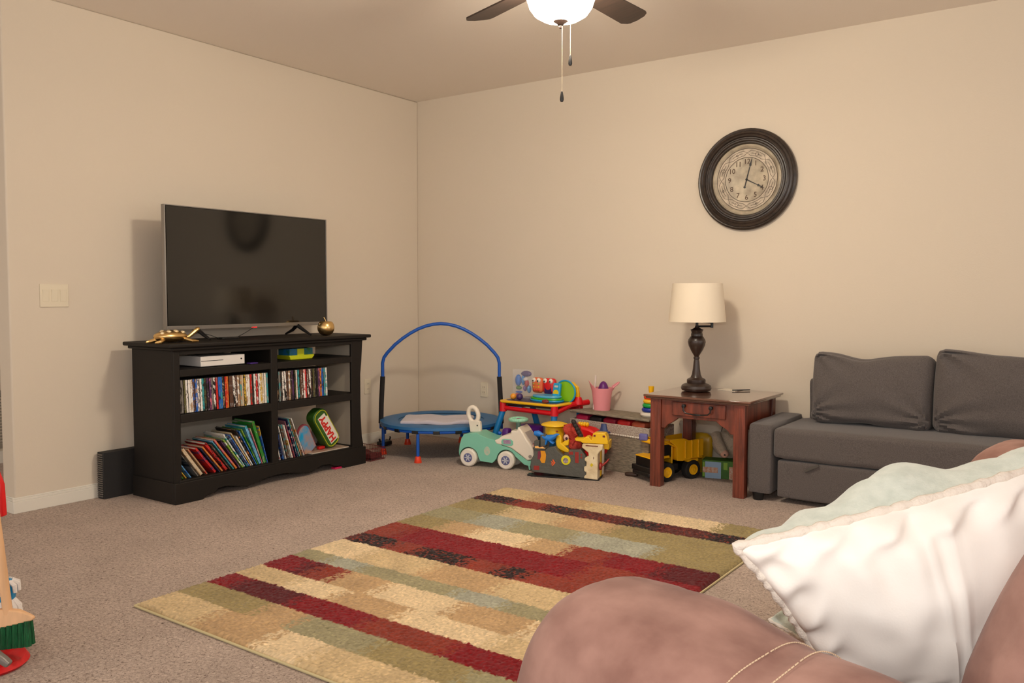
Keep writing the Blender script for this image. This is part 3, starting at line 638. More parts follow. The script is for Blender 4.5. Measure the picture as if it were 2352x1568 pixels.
for L in ([(230, 560), (340, 560), (340, 710), (225, 710)], [(360, 430), (480, 430), (480, 690), (360, 690)]): g.prism(ca(L), 'xz', .02, .06)
g.prism(ca([(220, 690), (510, 700), (500, 740), (230, 735)]), 'xz', -.012, .03); g.obj('turret', t, .003)
g = G().m(plastic('red_panel', 150, 40, 34))
for L in ([(1120, 800), (1195, 805), (1195, 1040), (1120, 1030)], [(1235, 840), (1270, 842), (1270, 880), (1235, 878)], [(1235, 900), (1270, 902), (1270, 940), (1235, 938)], [(990, 790), (1080, 795), (1080, 860), (990, 855)]): g.prism(ca(L), 'xz', -.001, .001)
g.prism(ca([(240, 1090), (360, 1095), (360, 1185), (240, 1180)]), 'xz', -.0015, .001); g.obj('red_panels', t)
g = G().m(plastic('ember', 250, 190, 110)); g.prism(ca([(270, 660), (340, 655), (370, 690), (440, 672), (500, 715), (280, 700)]), 'xz', -.014, -.011); g.obj('flame_trim', t)
g = G().m(plastic('arrow_orange', 230, 96, 40)); 
for dx in (0, -45): g.prism(ca([(635 + dx, 960), (660 + dx, 960), (705 + dx, 1030), (650 + dx, 1095), (625 + dx, 1095), (668 + dx, 1030)] if dx == 0 else [(610, 1000), (630, 1000), (660, 1032), (625, 1065), (605, 1065), (635, 1032)]), 'xz', -.002, .0005)
g.obj('chevron', t)
g = G().m(plastic('badge_yellow', 226, 214, 30)); q_ = ca([(925, 975)])[0]; g.lathe([(.001, -.004), (.029, -.004), (.031, 0), (.001, 0)], (q_[0], 0, q_[1]), axis='Y', n=28); bd = g.obj('badge', t)
g = G().m(mat('badge_art', rgb(200, 180, 190), rough=.5, c2=rgb(90, 84, 90), scale=90)); g.lathe([(.001, -.0052), (.017, -.0052), (.017, -.004), (.001, -.004)], (q_[0] + .0, 0, q_[1] - .002), axis='Y', n=20); g.obj('badge_picture', bd)
g = G().m(mat('doorway_dark', rgb(120, 30, 60), rough=.5)); g.prism(ca([(330, 780), (390, 770), (380, 950), (320, 950)]), 'xz', -.001, .001); g.obj('doorway', t)
g = G().m(plastic('slide_orange', 224, 150, 24)); g.prism(ca([(385, 765), (480, 770), (505, 860), (495, 960), (480, 1030), (410, 1030), (375, 960), (400, 880)]), 'xz', -.003, .0); g.obj('slide', t)
P = ca([(1280, 620), (1700, 645), (1700, 750), (1640, 790), (1600, 850), (1600, 1395), (1315, 1360), (1320, 1310), (1360, 1290), (1360, 1230), (1315, 1210), (1315, 1110), (1360, 1100), (1365, 1010), (1325, 980), (1325, 930), (1370, 900), (1410, 890), (1400, 810), (1350, 770), (1265, 700)])
g = G().m(M_cc); g.prism(P, 'xz', -.012, .075); tw = g.obj('cream_tower', t, .005)
g = G().m(plastic('slot_rust', 110, 50, 24)); g.prism(ca([(1345, 645), (1605, 672), (1605, 690), (1350, 668)]), 'xz', -.0135, -.011); g.prism(ca([(1508, 895), (1520, 905), (1520, 945), (1508, 950)]), 'xz', -.0135, -.011); g.obj('slot', tw)
g = G().m(plastic('diamond_yellow', 216, 190, 30)); g.prism(ca([(1475, 1030), (1510, 1070), (1475, 1115), (1440, 1075)]), 'xz', -.0145, -.011); g.obj('diamond', tw)
g = G().m(M_cy); P = ca([(1110, 505), (1290, 520), (1340, 480), (1390, 475), (1430, 520), (1460, 560), (1490, 410), (1530, 400), (1740, 412), (1770, 470), (1800, 590), (1800, 645), (1270, 612), (1240, 585), (1120, 565)]); g.prism(P, 'xz', .0, .07)
g.prism(ca([(1690, 600), (1810, 590), (1800, 780), (1700, 760)]), 'xz', .03, .13); g.box(.398, .435, .076, .13, .010, .21); g.obj('yellow_arm', t, .004)
g = G().m(plastic('eye_maroon', 110, 20, 40)); g.prism(ca([(1500, 440), (1545, 443), (1545, 480), (1500, 478)]), 'xz', -.001, .001); g.prism(ca([(1690, 455), (1740, 460), (1735, 500), (1690, 495)]), 'xz', -.001, .001); g.obj('eye_slots', t)
# red twist knob on the side
g = G().m(plastic('knob_red', 160, 36, 30)); g.lathe([(.001, 0), (.024, 0), (.024, .012), (.001, .016)], (.437, .04, .085), axis='X', n=20); g.tube([(.445, .04, .085), (.475, .06, .11), (.49, .07, .13)], [.008, .006, .004], 8); g.obj('twist_knob', t)
g = G().m(M_cy); q_ = ca([(560, 300)])[0]; g.lathe([(.001, .335), (.05, .333), (.085, .322), (.09, .315), (.07, .308), (.062, .30), (.062, .25), (.058, .245), (.001, .245)], (q_[0], .16, -.0), n=28); g.box(q_[0] + .02, q_[0] + .06, .13, .18, .012, .26); g.obj('yellow_lookout', t)
g = G().m(plastic('knob_maroon', 150, 20, 50)); g.ell((q_[0] + .03, .099, .283), (.008, .004, .005)); g.obj('lookout_button', t)
# dinosaurs: separate toys
def trunk(g, pts, rad, n=12):
    g.tube(pts, rad, n)
t2 = thing('toy_dinosaur', 'blue plastic dinosaur perched on top of the grey castle', 'toy dinosaur', (-2.987, 4.42, 0), rz=R(18.9))
M_db = mat('dino_blue', rgb(24, 120, 210), rough=.4, bump=.3, scale=80, dist=.003)
b = ca([(220, 400), (300, 410), (370, 440), (440, 500), (560, 520), (650, 480), (710, 440), (760, 440)])
g = G().m(M_db); g.tube([(x, .035, z) for x, z in b], [.014, .02, .014, .018, .024, .014, .008, .003], 12); g.obj('body', t2)
for L in ([(540, 540), (590, 600), (640, 630)], [(500, 540), (480, 600), (470, 650)]):
    for yy in (.024, .05):
        g = G().m(M_db); g.tube([(x, yy, z) for x, z in ca(L)], [.010, .007, .006], 8); g.obj('leg', t2)
t2 = thing('toy_dinosaur', 'red spiky dinosaur head with yellow beak rising behind the grey castle wall', 'toy dinosaur', (-2.987, 4.42, 0), rz=R(18.9))
M_dr = mat('dino_red', rgb(196, 60, 40), rough=.6, bump=.9, scale=40, dist=.02, c2=rgb(150, 34, 24), vscale=26)
g = G().m(M_dr); P = ca([(900, 220), (930, 300), (1000, 400), (1060, 480), (1130, 620), (1190, 740), (1200, 800), (870, 780), (860, 640), (820, 560), (830, 420), (850, 300)])
g.soft((.262, .1, .245), (.10, .06, .19), .022, n=18, nz=.02, ns=26, rot=(0, R(-18), 0)); g.cyl((.26, .1, .0125), (.26, .1, .2), .035, .03); g.obj('head', t2)
g = G().m(mat('dino_black', rgb(34, 28, 26), rough=.6)); q_ = ca([(930, 250), (1000, 330), (1060, 420), (1100, 520), (1160, 640), (1210, 740)])
for k in range(8): g.ell((.262 + k * .011, .068, .352 - k * .021), (.016, .016, .02), (0, R(-35), 0), 10, 8)
g.obj('spines', t2)
g = G().m(plastic('eye_cream', 226, 180, 160)); q_ = ca([(885, 525)])[0]; g.ell((q_[0], .062, q_[1]), (.018, .011, .021)); ey = g.obj('eye', t2)
g = G().m(plastic('pupil', 60, 10, 20)); g.ell((q_[0] + .004, .052, q_[1] - .003), (.008, .004, .009)); g.obj('pupil', ey)
g = G().m(M_cy); P = ca([(790, 640), (860, 590), (950, 560), (940, 690), (870, 700), (800, 720)]); g.prism(P, 'xz', .055, .075); g.obj('beak', t2, .004)
t2 = thing('toy_bird', 'yellow plastic toy with wings wedged behind the middle of the castle wall', 'toy', (-2.987, 4.42, 0), rz=R(18.9))
g = G().m(M_cy); P = ca([(690, 470), (760, 450), (790, 520), (785, 640), (860, 700), (900, 740), (960, 800), (950, 850), (870, 840), (760, 790), (690, 740), (660, 600)]); g.prism(P, 'xz', .052, .075); g.obj('body', t2, .006)

# red play tent-like vehicle behind the castle
t = thing('red_toy_house', 'red plastic toy house behind the castle with navy trim', 'toy', (-2.78, 4.80, 0), rz=R(8))
M_rp = mat('bright_red', rgb(228, 20, 24), rough=.4)
g = G().m(M_rp); g.prism([(-.12, 0), (.075, 0), (.075, .1), (.11, .12), (.11, .245), (.02, .285), (-.09, .30), (-.12, .27)], 'xz', -.06, .06); g.obj('shell', t, .012)
g = G().m(plastic('navy_trim', 62, 74, 130)); g.tube([(-.112, -.064, .14), (-.105, -.066, .22), (-.08, -.066, .262), (-.05, -.064, .27)], .008, 8); g.tube([(-.06, -.064, .15), (-.055, -.066, .24)], .006, 8); g.obj('trim', t)
g = G().m(M_cw); g.ell((-.085, -.064, .265), (.016, .006, .010)); g.obj('lamp', t)
g = G().m(M_cy)
for i in range(4): g.ell((-.07 + i * .018, 0, .305), (.013, .018, .016))
g.obj('yellow_crown', t)
t = thing('toy_pirate', 'toy with a navy three-cornered hat standing behind the yellow castle arm', 'toy', (-2.65, 4.76, 0))
g = G().m(M_cw); g.ell((0, 0, .245), (.032, .02, .04)); g.cyl((-.015, 0, 0), (-.012, 0, .23), .016, .018); g.obj('body', t)
g = G().m(plastic('hat_navy', 58, 72, 118)); g.lathe([(.001, .33), (.018, .328), (.024, .30), (.03, .285), (.048, .278), (.046, .27), (.001, .272)], n=24, sy=.6); g.obj('hat', t)

# ---------------------------------------------------------------- activity table and toys on it
t = thing('activity_table', 'red and yellow plastic activity table on blue legs', 'toy table', (-3.26, 4.97, 0)); 
M_ar = plastic('table_red', 214, 16, 30); M_ay = plastic('table_yellow', 246, 190, 20); M_abl = plastic('leg_blue', 20, 120, 186)
g = G().m(M_ar)
for x, y in ((-.225, -.17), (.205, -.17), (.205, .16), (-.2, .16)): g.cyl((x, y, .34), (x, y, .405), .027, .025)
g.tube([(-.225, -.17, .365), (.205, -.17, .355)], .017, 10); g.tube([(.205, -.17, .36), (.23, .0, .40), (.29, .14, .41)], .02, 10); g.tube([(.225, .16, .36), (-.2, .16, .36)], .017, 10); g.tube([(-.2, .16, .36), (-.225, -.17, .36)], .017, 10)
g.lathe([(.001, .455), (.022, .45), (.032, .425), (.034, .40), (.001, .40)], (.255, .06, 0), n=20); g.obj('frame', t)
for a, b in (((-.225, -.17, .35), (-.315, -.24, 0)), ((.205, -.17, .35), (.20, -.2, 0)), ((.205, .16, .35), (.195, .19, 0)), ((-.2, .16, .35), (-.13, .22, 0))):
    g = G().m(M_abl); g.cyl(a, b, .021, .024, 18); g.obj('leg', t)
g = G().m(plastic('underside_black', 26, 16, 18)); g.box(-.23, .22, -.17, .16, .385, .40); g.obj('underside', t)
g = G().m(M_ay); P = [(-.255, -.17), (-.22, -.2), (.2, -.205), (.235, -.17), (.25, .12), (.2, .17), (-.2, .17), (-.245, .12)]; g.prism(P, 'xy', .402, .418); g.obj('top', t, .006)
g = G().m(mat('top_navy', rgb(60, 50, 84), rough=.4)); g.prism([(u * .86, v * .82) for u, v in P], 'xy', .418, .4195); g.obj('play_surface', t)
g = G().m(M_abl); g.box(-.17, -.06, -.178, -.172, .372, .38); g.obj('blue_tab', t)
t = thing('music_toy', 'green and blue toy console with a yellow rim on the activity table', 'toy', (-3.13, 4.97, .42))
g = G().m(M_ay); g.prism([(-.05, .0), (.12, .0), (.135, .04), (.125, .10), (.08, .135), (.03, .12), (-.02, .05)], 'xz', .05, .075); g.obj('yellow_rim', t, .006)
g = G().m(plastic('lime_plastic', 140, 200, 30)); g.lathe([(.001, -.012), (.075, -.012), (.08, 0), (.075, .01), (.001, .01)], (.045, .03, .065), axis='Y', n=32); g.obj('lime_disc', t)
g = G().m(plastic('aqua', 30, 160, 210)); g.torus((.045, .018, .065), .08, .006, 'Y'); g.obj('aqua_ring', t)
g = G().m(plastic('aqua', 30, 160, 210)); g.obox((.0, -.02, .075), (.06, .025, .105), (R(-12), 0, 0)); ph = g.obj('phone', t, .008)
g = G().m(plastic('dial_yellow', 236, 206, 20)); g.lathe([(.001, -.003), (.022, -.003), (.022, .001), (.001, .001)], (-.0, -.0345, .06), axis='Y', n=20); g.obj('dial', ph)
g = G().m(plastic('screen_pale', 200, 200, 190)); g.obox((.0, -.029, .105), (.03, .002, .014), (R(-12), 0, 0)); g.obj('display', ph)
t = thing('keyboard_toy', 'flat blue and green rounded toy tray at the front of the activity table', 'toy', (-3.2, 4.93, .42))
for rr, z0, z1, m_, nm in ((.13, .0, .012, plastic('aqua', 30, 160, 210), 'base'), (.125, .012, .024, plastic('leaf_green', 70, 180, 30), 'green_layer'), (.11, .026, .040, plastic('sky', 80, 176, 220), 'top_layer')):
    g = G().m(m_); g.lathe([(.001, z0), (rr, z0), (rr + .004, (z0 + z1) / 2), (rr, z1), (.001, z1)], n=32, sy=.6); g.obj(nm, t)
g = G().m(plastic('bug_brown', 120, 50, 50)); g.ell((0, 0, .013), (.028, .016, .014)); g.ell((.012, -.006, .022), (.012, .01, .008)); o = g.obj('toy_bug'); o.location = (-3.135, 4.81, .4196); tag(o, 'small brown and clear toy at the front edge of the activity table', 'toy')
def monster(x, w, col, name, label, teeth):
    t = thing(name, label, 'toy', (x, 5.02, .42))
    g = G().m(plastic(name + '_body', *col)); g.soft((0, 0, .095), (w, .045, .11), .02, n=8, puff=(.006, .006, 0)); g.obj('body', t)
    for s_ in (-1, 1):
        g = G().m(M_cw); g.ell((s_ * w * .24, -.024, .132), (.017, .009, .017)); e = g.obj('eye', t)
        g = G().m(M_blackp); g.ell((s_ * w * .24 - .003, -.032, .128), (.006, .003, .006)); g.obj('pupil', e)
    if teeth:
        for r_, cc in enumerate(((150, 180, 60), (240, 190, 50), (220, 50, 40))):
            g = G().m(plastic('btn%d' % r_, *cc))
            for k in (-1, 0, 1): g.ell((k * .02, -.024, .105 - r_ * .022), (.008, .005, .007))
            g.obj('buttons', t)
    else:
        g = G().m(plastic('mouth_indigo', 50, 24, 84)); g.box(-w * .3, w * .3, -.027, -.018, .04, .11); g.obj('mouth', t, .006)
monster(-3.335, .085, (230, 110, 60), 'orange_toy', 'orange number toy with round eyes on the activity table', True)
monster(-3.235, .10, (220, 30, 30), 'red_toy', 'red toy with two white eyes and a dark square mouth on the activity table', False)
t = thing('toy_package', 'clear tall toy package with blue and purple pieces on the activity table left end', 'toy package', (-3.44, 4.98, .42))
g = G().m(mat('clear_plastic', rgb(235, 235, 240), rough=.1, alpha=.18)); g.box(-.07, .075, -.03, .03, 0, .205); g.obj('clear_box', t, .003)
for (x, z, rx, rz, c, nm) in ((-.04, .125, .026, .042, (20, 110, 200), 'blue_ring'), (.005, .13, .014, .04, (24, 130, 200), 'blue_strip'), (.03, .175, .045, .022, (60, 40, 110), 'purple_cluster'), (.025, .135, .02, .015, (222, 214, 210), 'white_piece'), (.035, .105, .016, .028, (170, 24, 40), 'red_piece'), (-.035, .07, .024, .014, (80, 130, 40), 'green_piece'), (.055, .065, .014, .028, (30, 130, 190), 'blue_blob'), (.02, .07, .014, .022, (96, 48, 140), 'violet_piece'), (-.035, .04, .03, .008, (20, 90, 200), 'blue_disc'), (-.045, .02, .022, .01, (230, 60, 40), 'red_wedge')):
    g = G().m(plastic('pk_' + nm, *c)); g.ell((x, 0, z), (rx, .02, rz), n=14, m=8); g.obj(nm, t)
g = G().m(plastic('ball_orange', 240, 160, 50)); g.ell((0, 0, .022), .022); o = g.obj('toy_ball'); o.location = (-3.44, 4.86, .4196); tag(o, 'small orange and white toy ball in front of the clear toy package', 'toy ball')
g = G().m(plastic('ball_violet', 70, 44, 100)); g.ell((0, 0, .024), .024); o = g.obj('toy_ball'); o.location = (-3.385, 4.86, .4196); tag(o, 'small dark violet toy ball on the activity table', 'toy ball')
# purple stool with pink stem, small toy under the table
t = thing('toy_stool', 'purple round toy seat on a pink stem between the toy car and the castle', 'toy stool', (-3.27, 4.83, 0))
g = G().m(plastic('deep_purple', 84, 28, 124)); g.lathe([(.001, .255), (.08, .255), (.092, .25), (.09, .205), (.05, .19), (.035, .17), (.001, .168)], n=32); g.obj('seat', t)
g = G().m(plastic('stem_pink', 236, 66, 110)); g.tube([(0, 0, .18), (.03, 0, .08), (.05, 0, .0)], [.022, .02, .03], 14); g.obj('stem', t)
g = G().m(plastic('raspberry', 190, 36, 70)); g.soft((0, 0, .09), (.09, .06, .18), .025, n=8, nz=.01, ns=20); o = g.obj('toy_bag'); o.location = (-3.07, 4.62, 0); tag(o, 'raspberry pink toy standing behind the left turret of the castle', 'toy')
t = thing('toy_vacuum', 'small purple and blue toy under the activity table by its left leg', 'toy', (-3.40, 4.70, 0))
g = G().m(plastic('deep_purple', 84, 28, 124)); g.soft((.02, 0, .12), (.06, .06, .24), .02, n=8); g.obj('body', t)
g = G().m(plastic('ball_blue', 20, 100, 200)); g.ell((-.02, -.03, .205), .014); g.obj('knob', t)

# ---------------------------------------------------------------- storage bench
t = thing('storage_bench', 'grey fabric storage bin with patterned liner and its lid propped on top', 'storage bin', (-2.668, 5.025, 0), rz=R(-10)); 
M_bin = mat('grey_linen', rgb(132, 122, 106), rough=.95, bump=.5, scale=90, dist=.003, var=.18, stretch=(.3, 1, 1.5)); M_lin = mat('speckled_liner', rgb(206, 196, 184), rough=.95, c2=rgb(140, 122, 110), scale=130)
HW, HD = .33, .135
g = G().m(M_bin); th = .012
g.box(-HW, HW, -HD, -HD + th, 0, .31); g.box(-HW, HW, HD - th, HD, 0, .31); g.box(-HW, -HW + th, -HD + th, HD - th, 0, .31); g.box(HW - th, HW, -HD + th, HD - th, 0, .31); g.box(-HW + th, HW - th, -HD + th, HD - th, 0, .01); g.obj('box', t, .003)
g = G().m(M_lin); e = .004
for x0, x1, y0, y1 in ((-HW - e, HW + e, -HD - e, -HD), (-HW - e, HW + e, HD, HD + e), (-HW - e, -HW, -HD, HD), (HW, HW + e, -HD, HD)): g.box(x0, x1, y0, y1, .245, .314)
g.obj('liner', t, .002)
g = G().m(M_white)
for i in range(34): g.ell((-HW - e + i * .0201, -HD - e, .245), (.0105, .003, .006), n=8, m=6)
g.obj('lace_edge', t)
g = G().m(M_bin); g.prism([(-HD - .005, .355), (-HD - .005, .372), (HD, .362), (HD, .345)], 'yz', -HW - .005, HW + .005); g.obj('lid', t, .005)
for i, (x, c, lb) in enumerate(((-.26, (196, 30, 80), 'pink toy bulging out of the bin under its lid at the left'), (-.14, (36, 30, 34), 'black toy under the bin lid beside the pink one'), (-.02, (150, 20, 50), 'crimson toy under the bin lid'), (.10, (206, 40, 40), 'red striped toy poking out under the bin lid'), (.22, (190, 90, 60), 'rust coloured toy under the right end of the bin lid'))):
    g = G().m(mat('stuff%d' % i, rgb(*c), rough=.5)); g.soft((0, 0, 0), (.115, .2, .045), .018, n=8, nz=.006, ns=20)
    o = g.obj('toy'); o.location = (-2.668 + x * math.cos(R(-10)), 5.02 + x * math.sin(R(-10)), .318); o.rotation_euler = (0, 0, R(-10)); tag(o, lb, 'toy')
t = thing('toy_pail', 'pink plastic pail with shaped handles standing on the bin lid', 'bucket', (-2.85, 5.09, .366)); 
M_pk = plastic('pail_pink', 236, 150, 158, rough=.5)
g = G().m(M_pk); rings = []
def pail(r0, r1, inner=0):
    out = []
    for i in range(7):
        f = i / 6; ring = []
        for j in range(40):
            a = 2 * math.pi * j / 40; r = r0 + (r1 - r0) * f ** 1.2 - inner; z = .155 * f
            if i == 6: z += .05 * max(0, math.cos(a - R(215))) ** 6; r += .02 * max(0, math.cos(a - R(215))) ** 4 + .014 * max(0, math.cos(a - R(35))) ** 4
            ring.append((r * math.cos(a), r * math.sin(a), z + (.004 if inner and i == 0 else 0)))
        out.append(ring)
    return out
ro = pail(.057, .073); ri = pail(.057, .073, .003); g.loft(ro + ri[::-1]); g.obj('bucket', t)
g = G().m(M_pk); d1 = Vector((.815, .579, 0)); nrm = Vector((-.579, .815, 0))
pts = []
for i in range(17):
    a = math.pi * i / 16; pts.append(d1 * (.072 + .045 * math.sin(a)) + nrm * (.03 * math.cos(a)) + Vector((0, 0, .158 + .034 * math.sin(a))))
g.tube(pts, .006, 8); g.obj('handle', t)
g = G().m(plastic('grape', 96, 24, 110)); g.ell((0, 0, .105), (.04, .04, .09)); o = g.obj('toy_cup'); o.location = (-2.842, 5.095, .372); tag(o, 'dark purple toy cup inside the pink pail', 'toy')
g = G().m(mat('straw', rgb(228, 214, 206), rough=.3)); g.tube([(0, 0, .0), (.012, .004, .235)], .0065, 10); o = g.obj('wand'); o.location = (-2.895, 5.055, .371); tag(o, 'tall thin white stick standing in the pink pail', 'stick')
t = thing('ring_stacker', 'rainbow ring stacking toy with a white base on the bin lid', 'stacking toy', (-2.425, 4.985, .3705))
g = G().m(M_cw); g.lathe([(.001, 0), (.062, .0), (.07, .012), (.066, .028), (.03, .03), (.001, .03)], n=32); g.obj('base', t)
g = G().m(M_ay); g.lathe([(.012, .03), (.012, .15), (.017, .165), (.018, .19), (.019, .197), (.001, .198)], n=20); g.obj('post', t)
for k, (c, rr) in enumerate((((26, 50, 150), .046), ((20, 160, 70), .042), ((244, 190, 40), .038), ((244, 70, 30), .034))):
    g = G().m(plastic('ring%d' % k, *c)); g.torus((0, 0, .044 + k * .0275), rr, .0145, n=32, m=12); g.obj('ring', t)
g = G().m(plastic('violet_blue', 110, 108, 170)); g.soft((0, 0, 0), (.06, .02, .045), .009, n=6); o = g.obj('toy'); o.location = (-2.36, 4.81, .0); o.location = (-2.385, 4.80, .262)
tag(o, 'violet blue toy piece hooked on the bin rim above the dump truck', 'toy')

# ---------------------------------------------------------------- end table
EX0, EX1, EY0, EY1 = -2.262, -1.668, 4.632, 5.172
t = thing('end_table', 'reddish brown wooden end table with a small drawer, beside the grey sofa', 'end table', (-1.965, 4.92, 0)); o_ = (-1.965, 4.92, 0)
g = G(o_).m(M_cherrytop); g.box(EX0 - .03, EX1 + .04, EY0 - .03, EY1 + .02, .548, .562); g.box(EX0 - .02, EX1 + .028, EY0 - .018, EY1 + .01, .536, .548); g.obj('table_top', t, .004)
for x0, x1 in ((EX0 + .005, EX0 + .072), (EX1 - .067, EX1)):
    for y0 in (EY0, EY1 - .062):
        g = G(o_).m(M_cherry); g.box(x0, x1, y0, y0 + .06, 0, .536)
        if y0 == EY0:
            for k in (.2, .5, .8): g.box(x0 + (x1 - x0) * k - .003, x0 + (x1 - x0) * k + .003, y0 - .0025, y0 + .001, .0, .52)
        g.obj('leg', t, .004)
xa, xb = EX0 + .072, EX1 - .067
def apron(a, b, plane, p0, p1, nm, low=.36):
    L = b - a; P = [(a, .536), (a, low), (a + .05 * L, low), (a + .09 * L, low + .022), (a + .2 * L, low + .052), (a + .24 * L, low + .068), (a + .76 * L, low + .068), (a + .8 * L, low + .052), (a + .91 * L, low + .022), (a + .95 * L, low), (b, low), (b, .536)]
    g = G(o_).m(M_cherry); g.prism(P, plane, p0, p1); return g.obj(nm, t, .003)
apron(xa, xb, 'xz', EY0 + .012, EY0 + .032, 'front_apron')
g = G(o_).m(M_cherry); g.box(xa, xb, EY1 - .04, EY1 - .02, .43, .536); g.obj('back_apron', t)
g = G(o_).m(M_cherry); g.box(EX1 - .03, EX1 - .012, EY0 + .06, EY1 - .062, .385, .536); g.obj('side_panel', t)
g = G(o_).m(M_cherry); g.box(EX0 + .012, EX0 + .03, EY0 + .06, EY1 - .062, .385, .536); g.obj('side_panel', t)
g = G(o_).m(M_cherry); g.box(-2.118, -1.784, EY0 + .002, EY0 + .012, .444, .526); dw = g.obj('drawer', t, .004)
g = G(o_).m(M_blackp)
for x in (-2.035, -1.867): g.lathe([(.001, -.026), (.011, -.024), (.012, -.018), (.006, -.008), (.009, 0), (.001, 0)], (x, EY0 + .002, .506), axis='Y', n=16)
pts = [(-2.035, EY0 - .02, .503), (-2.034, EY0 - .021, .48), (-2.02, EY0 - .022, .467)] + [(-2.02 + .138 * i / 8, EY0 - .023, .467 - .006 * math.sin(math.pi * i / 8)) for i in range(1, 8)] + [(-1.882, EY0 - .022, .467), (-1.868, EY0 - .021, .48), (-1.867, EY0 - .02, .503)]
g.tube(pts, .004, 8); g.ell((-1.951, EY0 - .023, .461), (.035, .006, .006)); g.obj('bail_handle', dw)
# lamp
t = thing('table_lamp', 'dark bronze swing-arm table lamp with a cream drum shade', 'table lamp', (-2.095, 4.94, .562))
g = G().m(M_dwood); g.lathe([(.001, 0), (.058, 0), (.088, .006), (.094, .02), (.09, .036), (.075, .046), (.056, .052), (.058, .058), (.058, .072), (.052, .078), (.036, .086), (.028, .105), (.022, .14), (.018, .185), (.015, .2), (.019, .204), (.019, .213), (.014, .218), (.02, .228), (.036, .255), (.050, .285), (.055, .308), (.052, .322), (.042, .338), (.036, .345), (.036, .358), (.033, .365), (.036, .378), (.042, .384), (.03, .388), (.014, .398), (.010, .41), (.001, .41)], n=36); g.obj('base', t)
g = G().m(M_blackp); g.cyl((0, 0, .4), (0, 0, .60), .009, n=14); g.cyl((0, 0, .405), (.10, -.005, .408), .006, n=10); g.cyl((.10, -.005, .398), (.10, -.005, .438), .009, n=12); g.cyl((.10, -.005, .43), (0, 0, .438), .006, n=10); g.obj('swing_arm', t)
g = G().m(M_shade); r0, r1, z0, z1 = .176, .153, .434, .672
g.lathe([(r0, z0), (r1, z1), (r1 - .003, z1), (r0 - .003, z0), (r0, z0)], n=48); g.obj('lamp_shade', t)
g = G().m(M_blackp); g.torus((0, 0, .60), .03, .0025, n=20, m=6)
for a in (0, 120, 240): g.tube([(.03 * math.cos(R(a)), .03 * math.sin(R(a)), .60), (.151 * math.cos(R(a)), .151 * math.sin(R(a)), .66)], .002, 5)
g.obj('shade_spider', t)
t = thing('note_pad', 'small white paper pad with a dark strip on the end table', 'paper', (-1.93, 5.11, .562), rz=R(-8))
g = G().m(M_page); g.box(-.07, .05, -.05, .05, 0.0005, .004); g.obj('paper', t)
g = G().m(M_blackp); g.tube([(.03, -.045, .007), (.10, .05, .007)], .0035, 6); g.obj('pencil', t)
g = G().m(M_blackp); g.tube([(-1.985, 5.215, .56), (-1.975, 5.22, .45), (-2.02, 5.225, .36), (-2.03, 5.21, .28), (-2.0, 5.20, .2), (-1.95, 5.2, .12), (-1.91, 5.19, .06), (-1.86, 5.2, .004)], .003, 6); g.ell((-2.03, 5.21, .27), (.008, .006, .012))
tag(g.obj('lamp_cord'), 'thin black cord hanging behind the end table', 'cord')

# ---------------------------------------------------------------- dump truck and things under the end table
t = thing('dump_truck', 'yellow and black toy dump truck standing under the end table', 'toy truck', (-2.272, 4.915, 0), rz=R(-117))
t.scale = (1.05, 1.05, 1.05)
M_dy = plastic('truck_yellow', 246, 184, 16); M_dk = plastic('truck_black', 20, 19, 20, rough=.4)
g = G().m(M_dk); g.box(-.16, .15, -.045, .045, .045, .085); g.box(-.02, .15, -.08, .08, .06, .10); g.obj('chassis', t, .005)
g = G().m(M_dk); g.box(.10, .175, -.085, .085, .075, .135); g.box(.165, .195, -.10, .10, .052, .085); g.box(.168, .2, -.085, .085, .03, .055); g.obj('grille_bumper', t, .006)
g = G().m(M_dy); g.prism([(.05, .135), (.178, .135), (.178, .142), (.05, .152)], 'xz', -.085, .085); g.obj('hood', t, .003)
g = G().m(M_dk); g.box(.03, .09, -.06, .075, .14, .215); g.obj('cab_windows', t, .004)
g = G().m(M_dy); g.box(.02, .03, -.062, .077, .10, .22); g.prism([(.015, .215), (.14, .215), (.15, .224), (.13, .24), (.015, .238)], 'xz', -.07, .08); g.obj('cab_roof', t, .004)
g = G().m(M_dy)
P = [(-.19, .135), (-.03, .115), (.01, .12), (.01, .20), (.06, .235), (.06, .25), (-.04, .25), (-.08, .235), (-.19, .24)]
for y0, y1 in ((-.105, -.097), (.097, .105)): g.prism(P, 'xz', y0, y1)
g.box(-.19, .01, -.097, .097, .12, .13); g.box(.0, .01, -.097, .097, .12, .21); g.prism([(.0, .20), (.01, .195), (.12, .245), (.12, .253)], 'xz', -.1, .1)
for x in (-.15, -.1, -.05): 
    for y0 in (-.112, .105): g.box(x - .005, x + .005, y0, y0 + .007, .13, .235)
g.obj('dump_bed', t, .002)
g = G().m(M_dy); g.box(-.15, -.07, -.105, -.075, .105, .12); g.box(-.15, -.07, .075, .105, .105, .12); g.obj('mudguard', t)
g = G().m(plastic('white_decal', 206, 210, 216)); g.box(.10, .13, .0855, .087, .10, .118); g.box(.10, .13, -.087, -.0855, .10, .118); g.obj('side_decal', t)
for x in (.085, -.11):
    for y, s_ in ((-.085, -1), (.085, 1)):
        g = G().m(mat('rubber', rgb(24, 23, 23), rough=.8, bump=.6, scale=90, dist=.006)); g.lathe([(.03, -.026), (.052, -.026), (.057, -.02), (.057, .02), (.052, .026), (.03, .026)], (x, y, .057), axis='Y', n=32); wh = g.obj('wheel', t)
        g = G().m(M_dy); g.lathe([(.001, s_ * .028), (.010, s_ * .030), (.016, s_ * .0275), (.027, s_ * .0275), (.030, s_ * .0295), (.032, s_ * .0265), (.032, 0), (.001, 0)], (x, y, .057), axis='Y', n=24); g.obj('hub', wh)
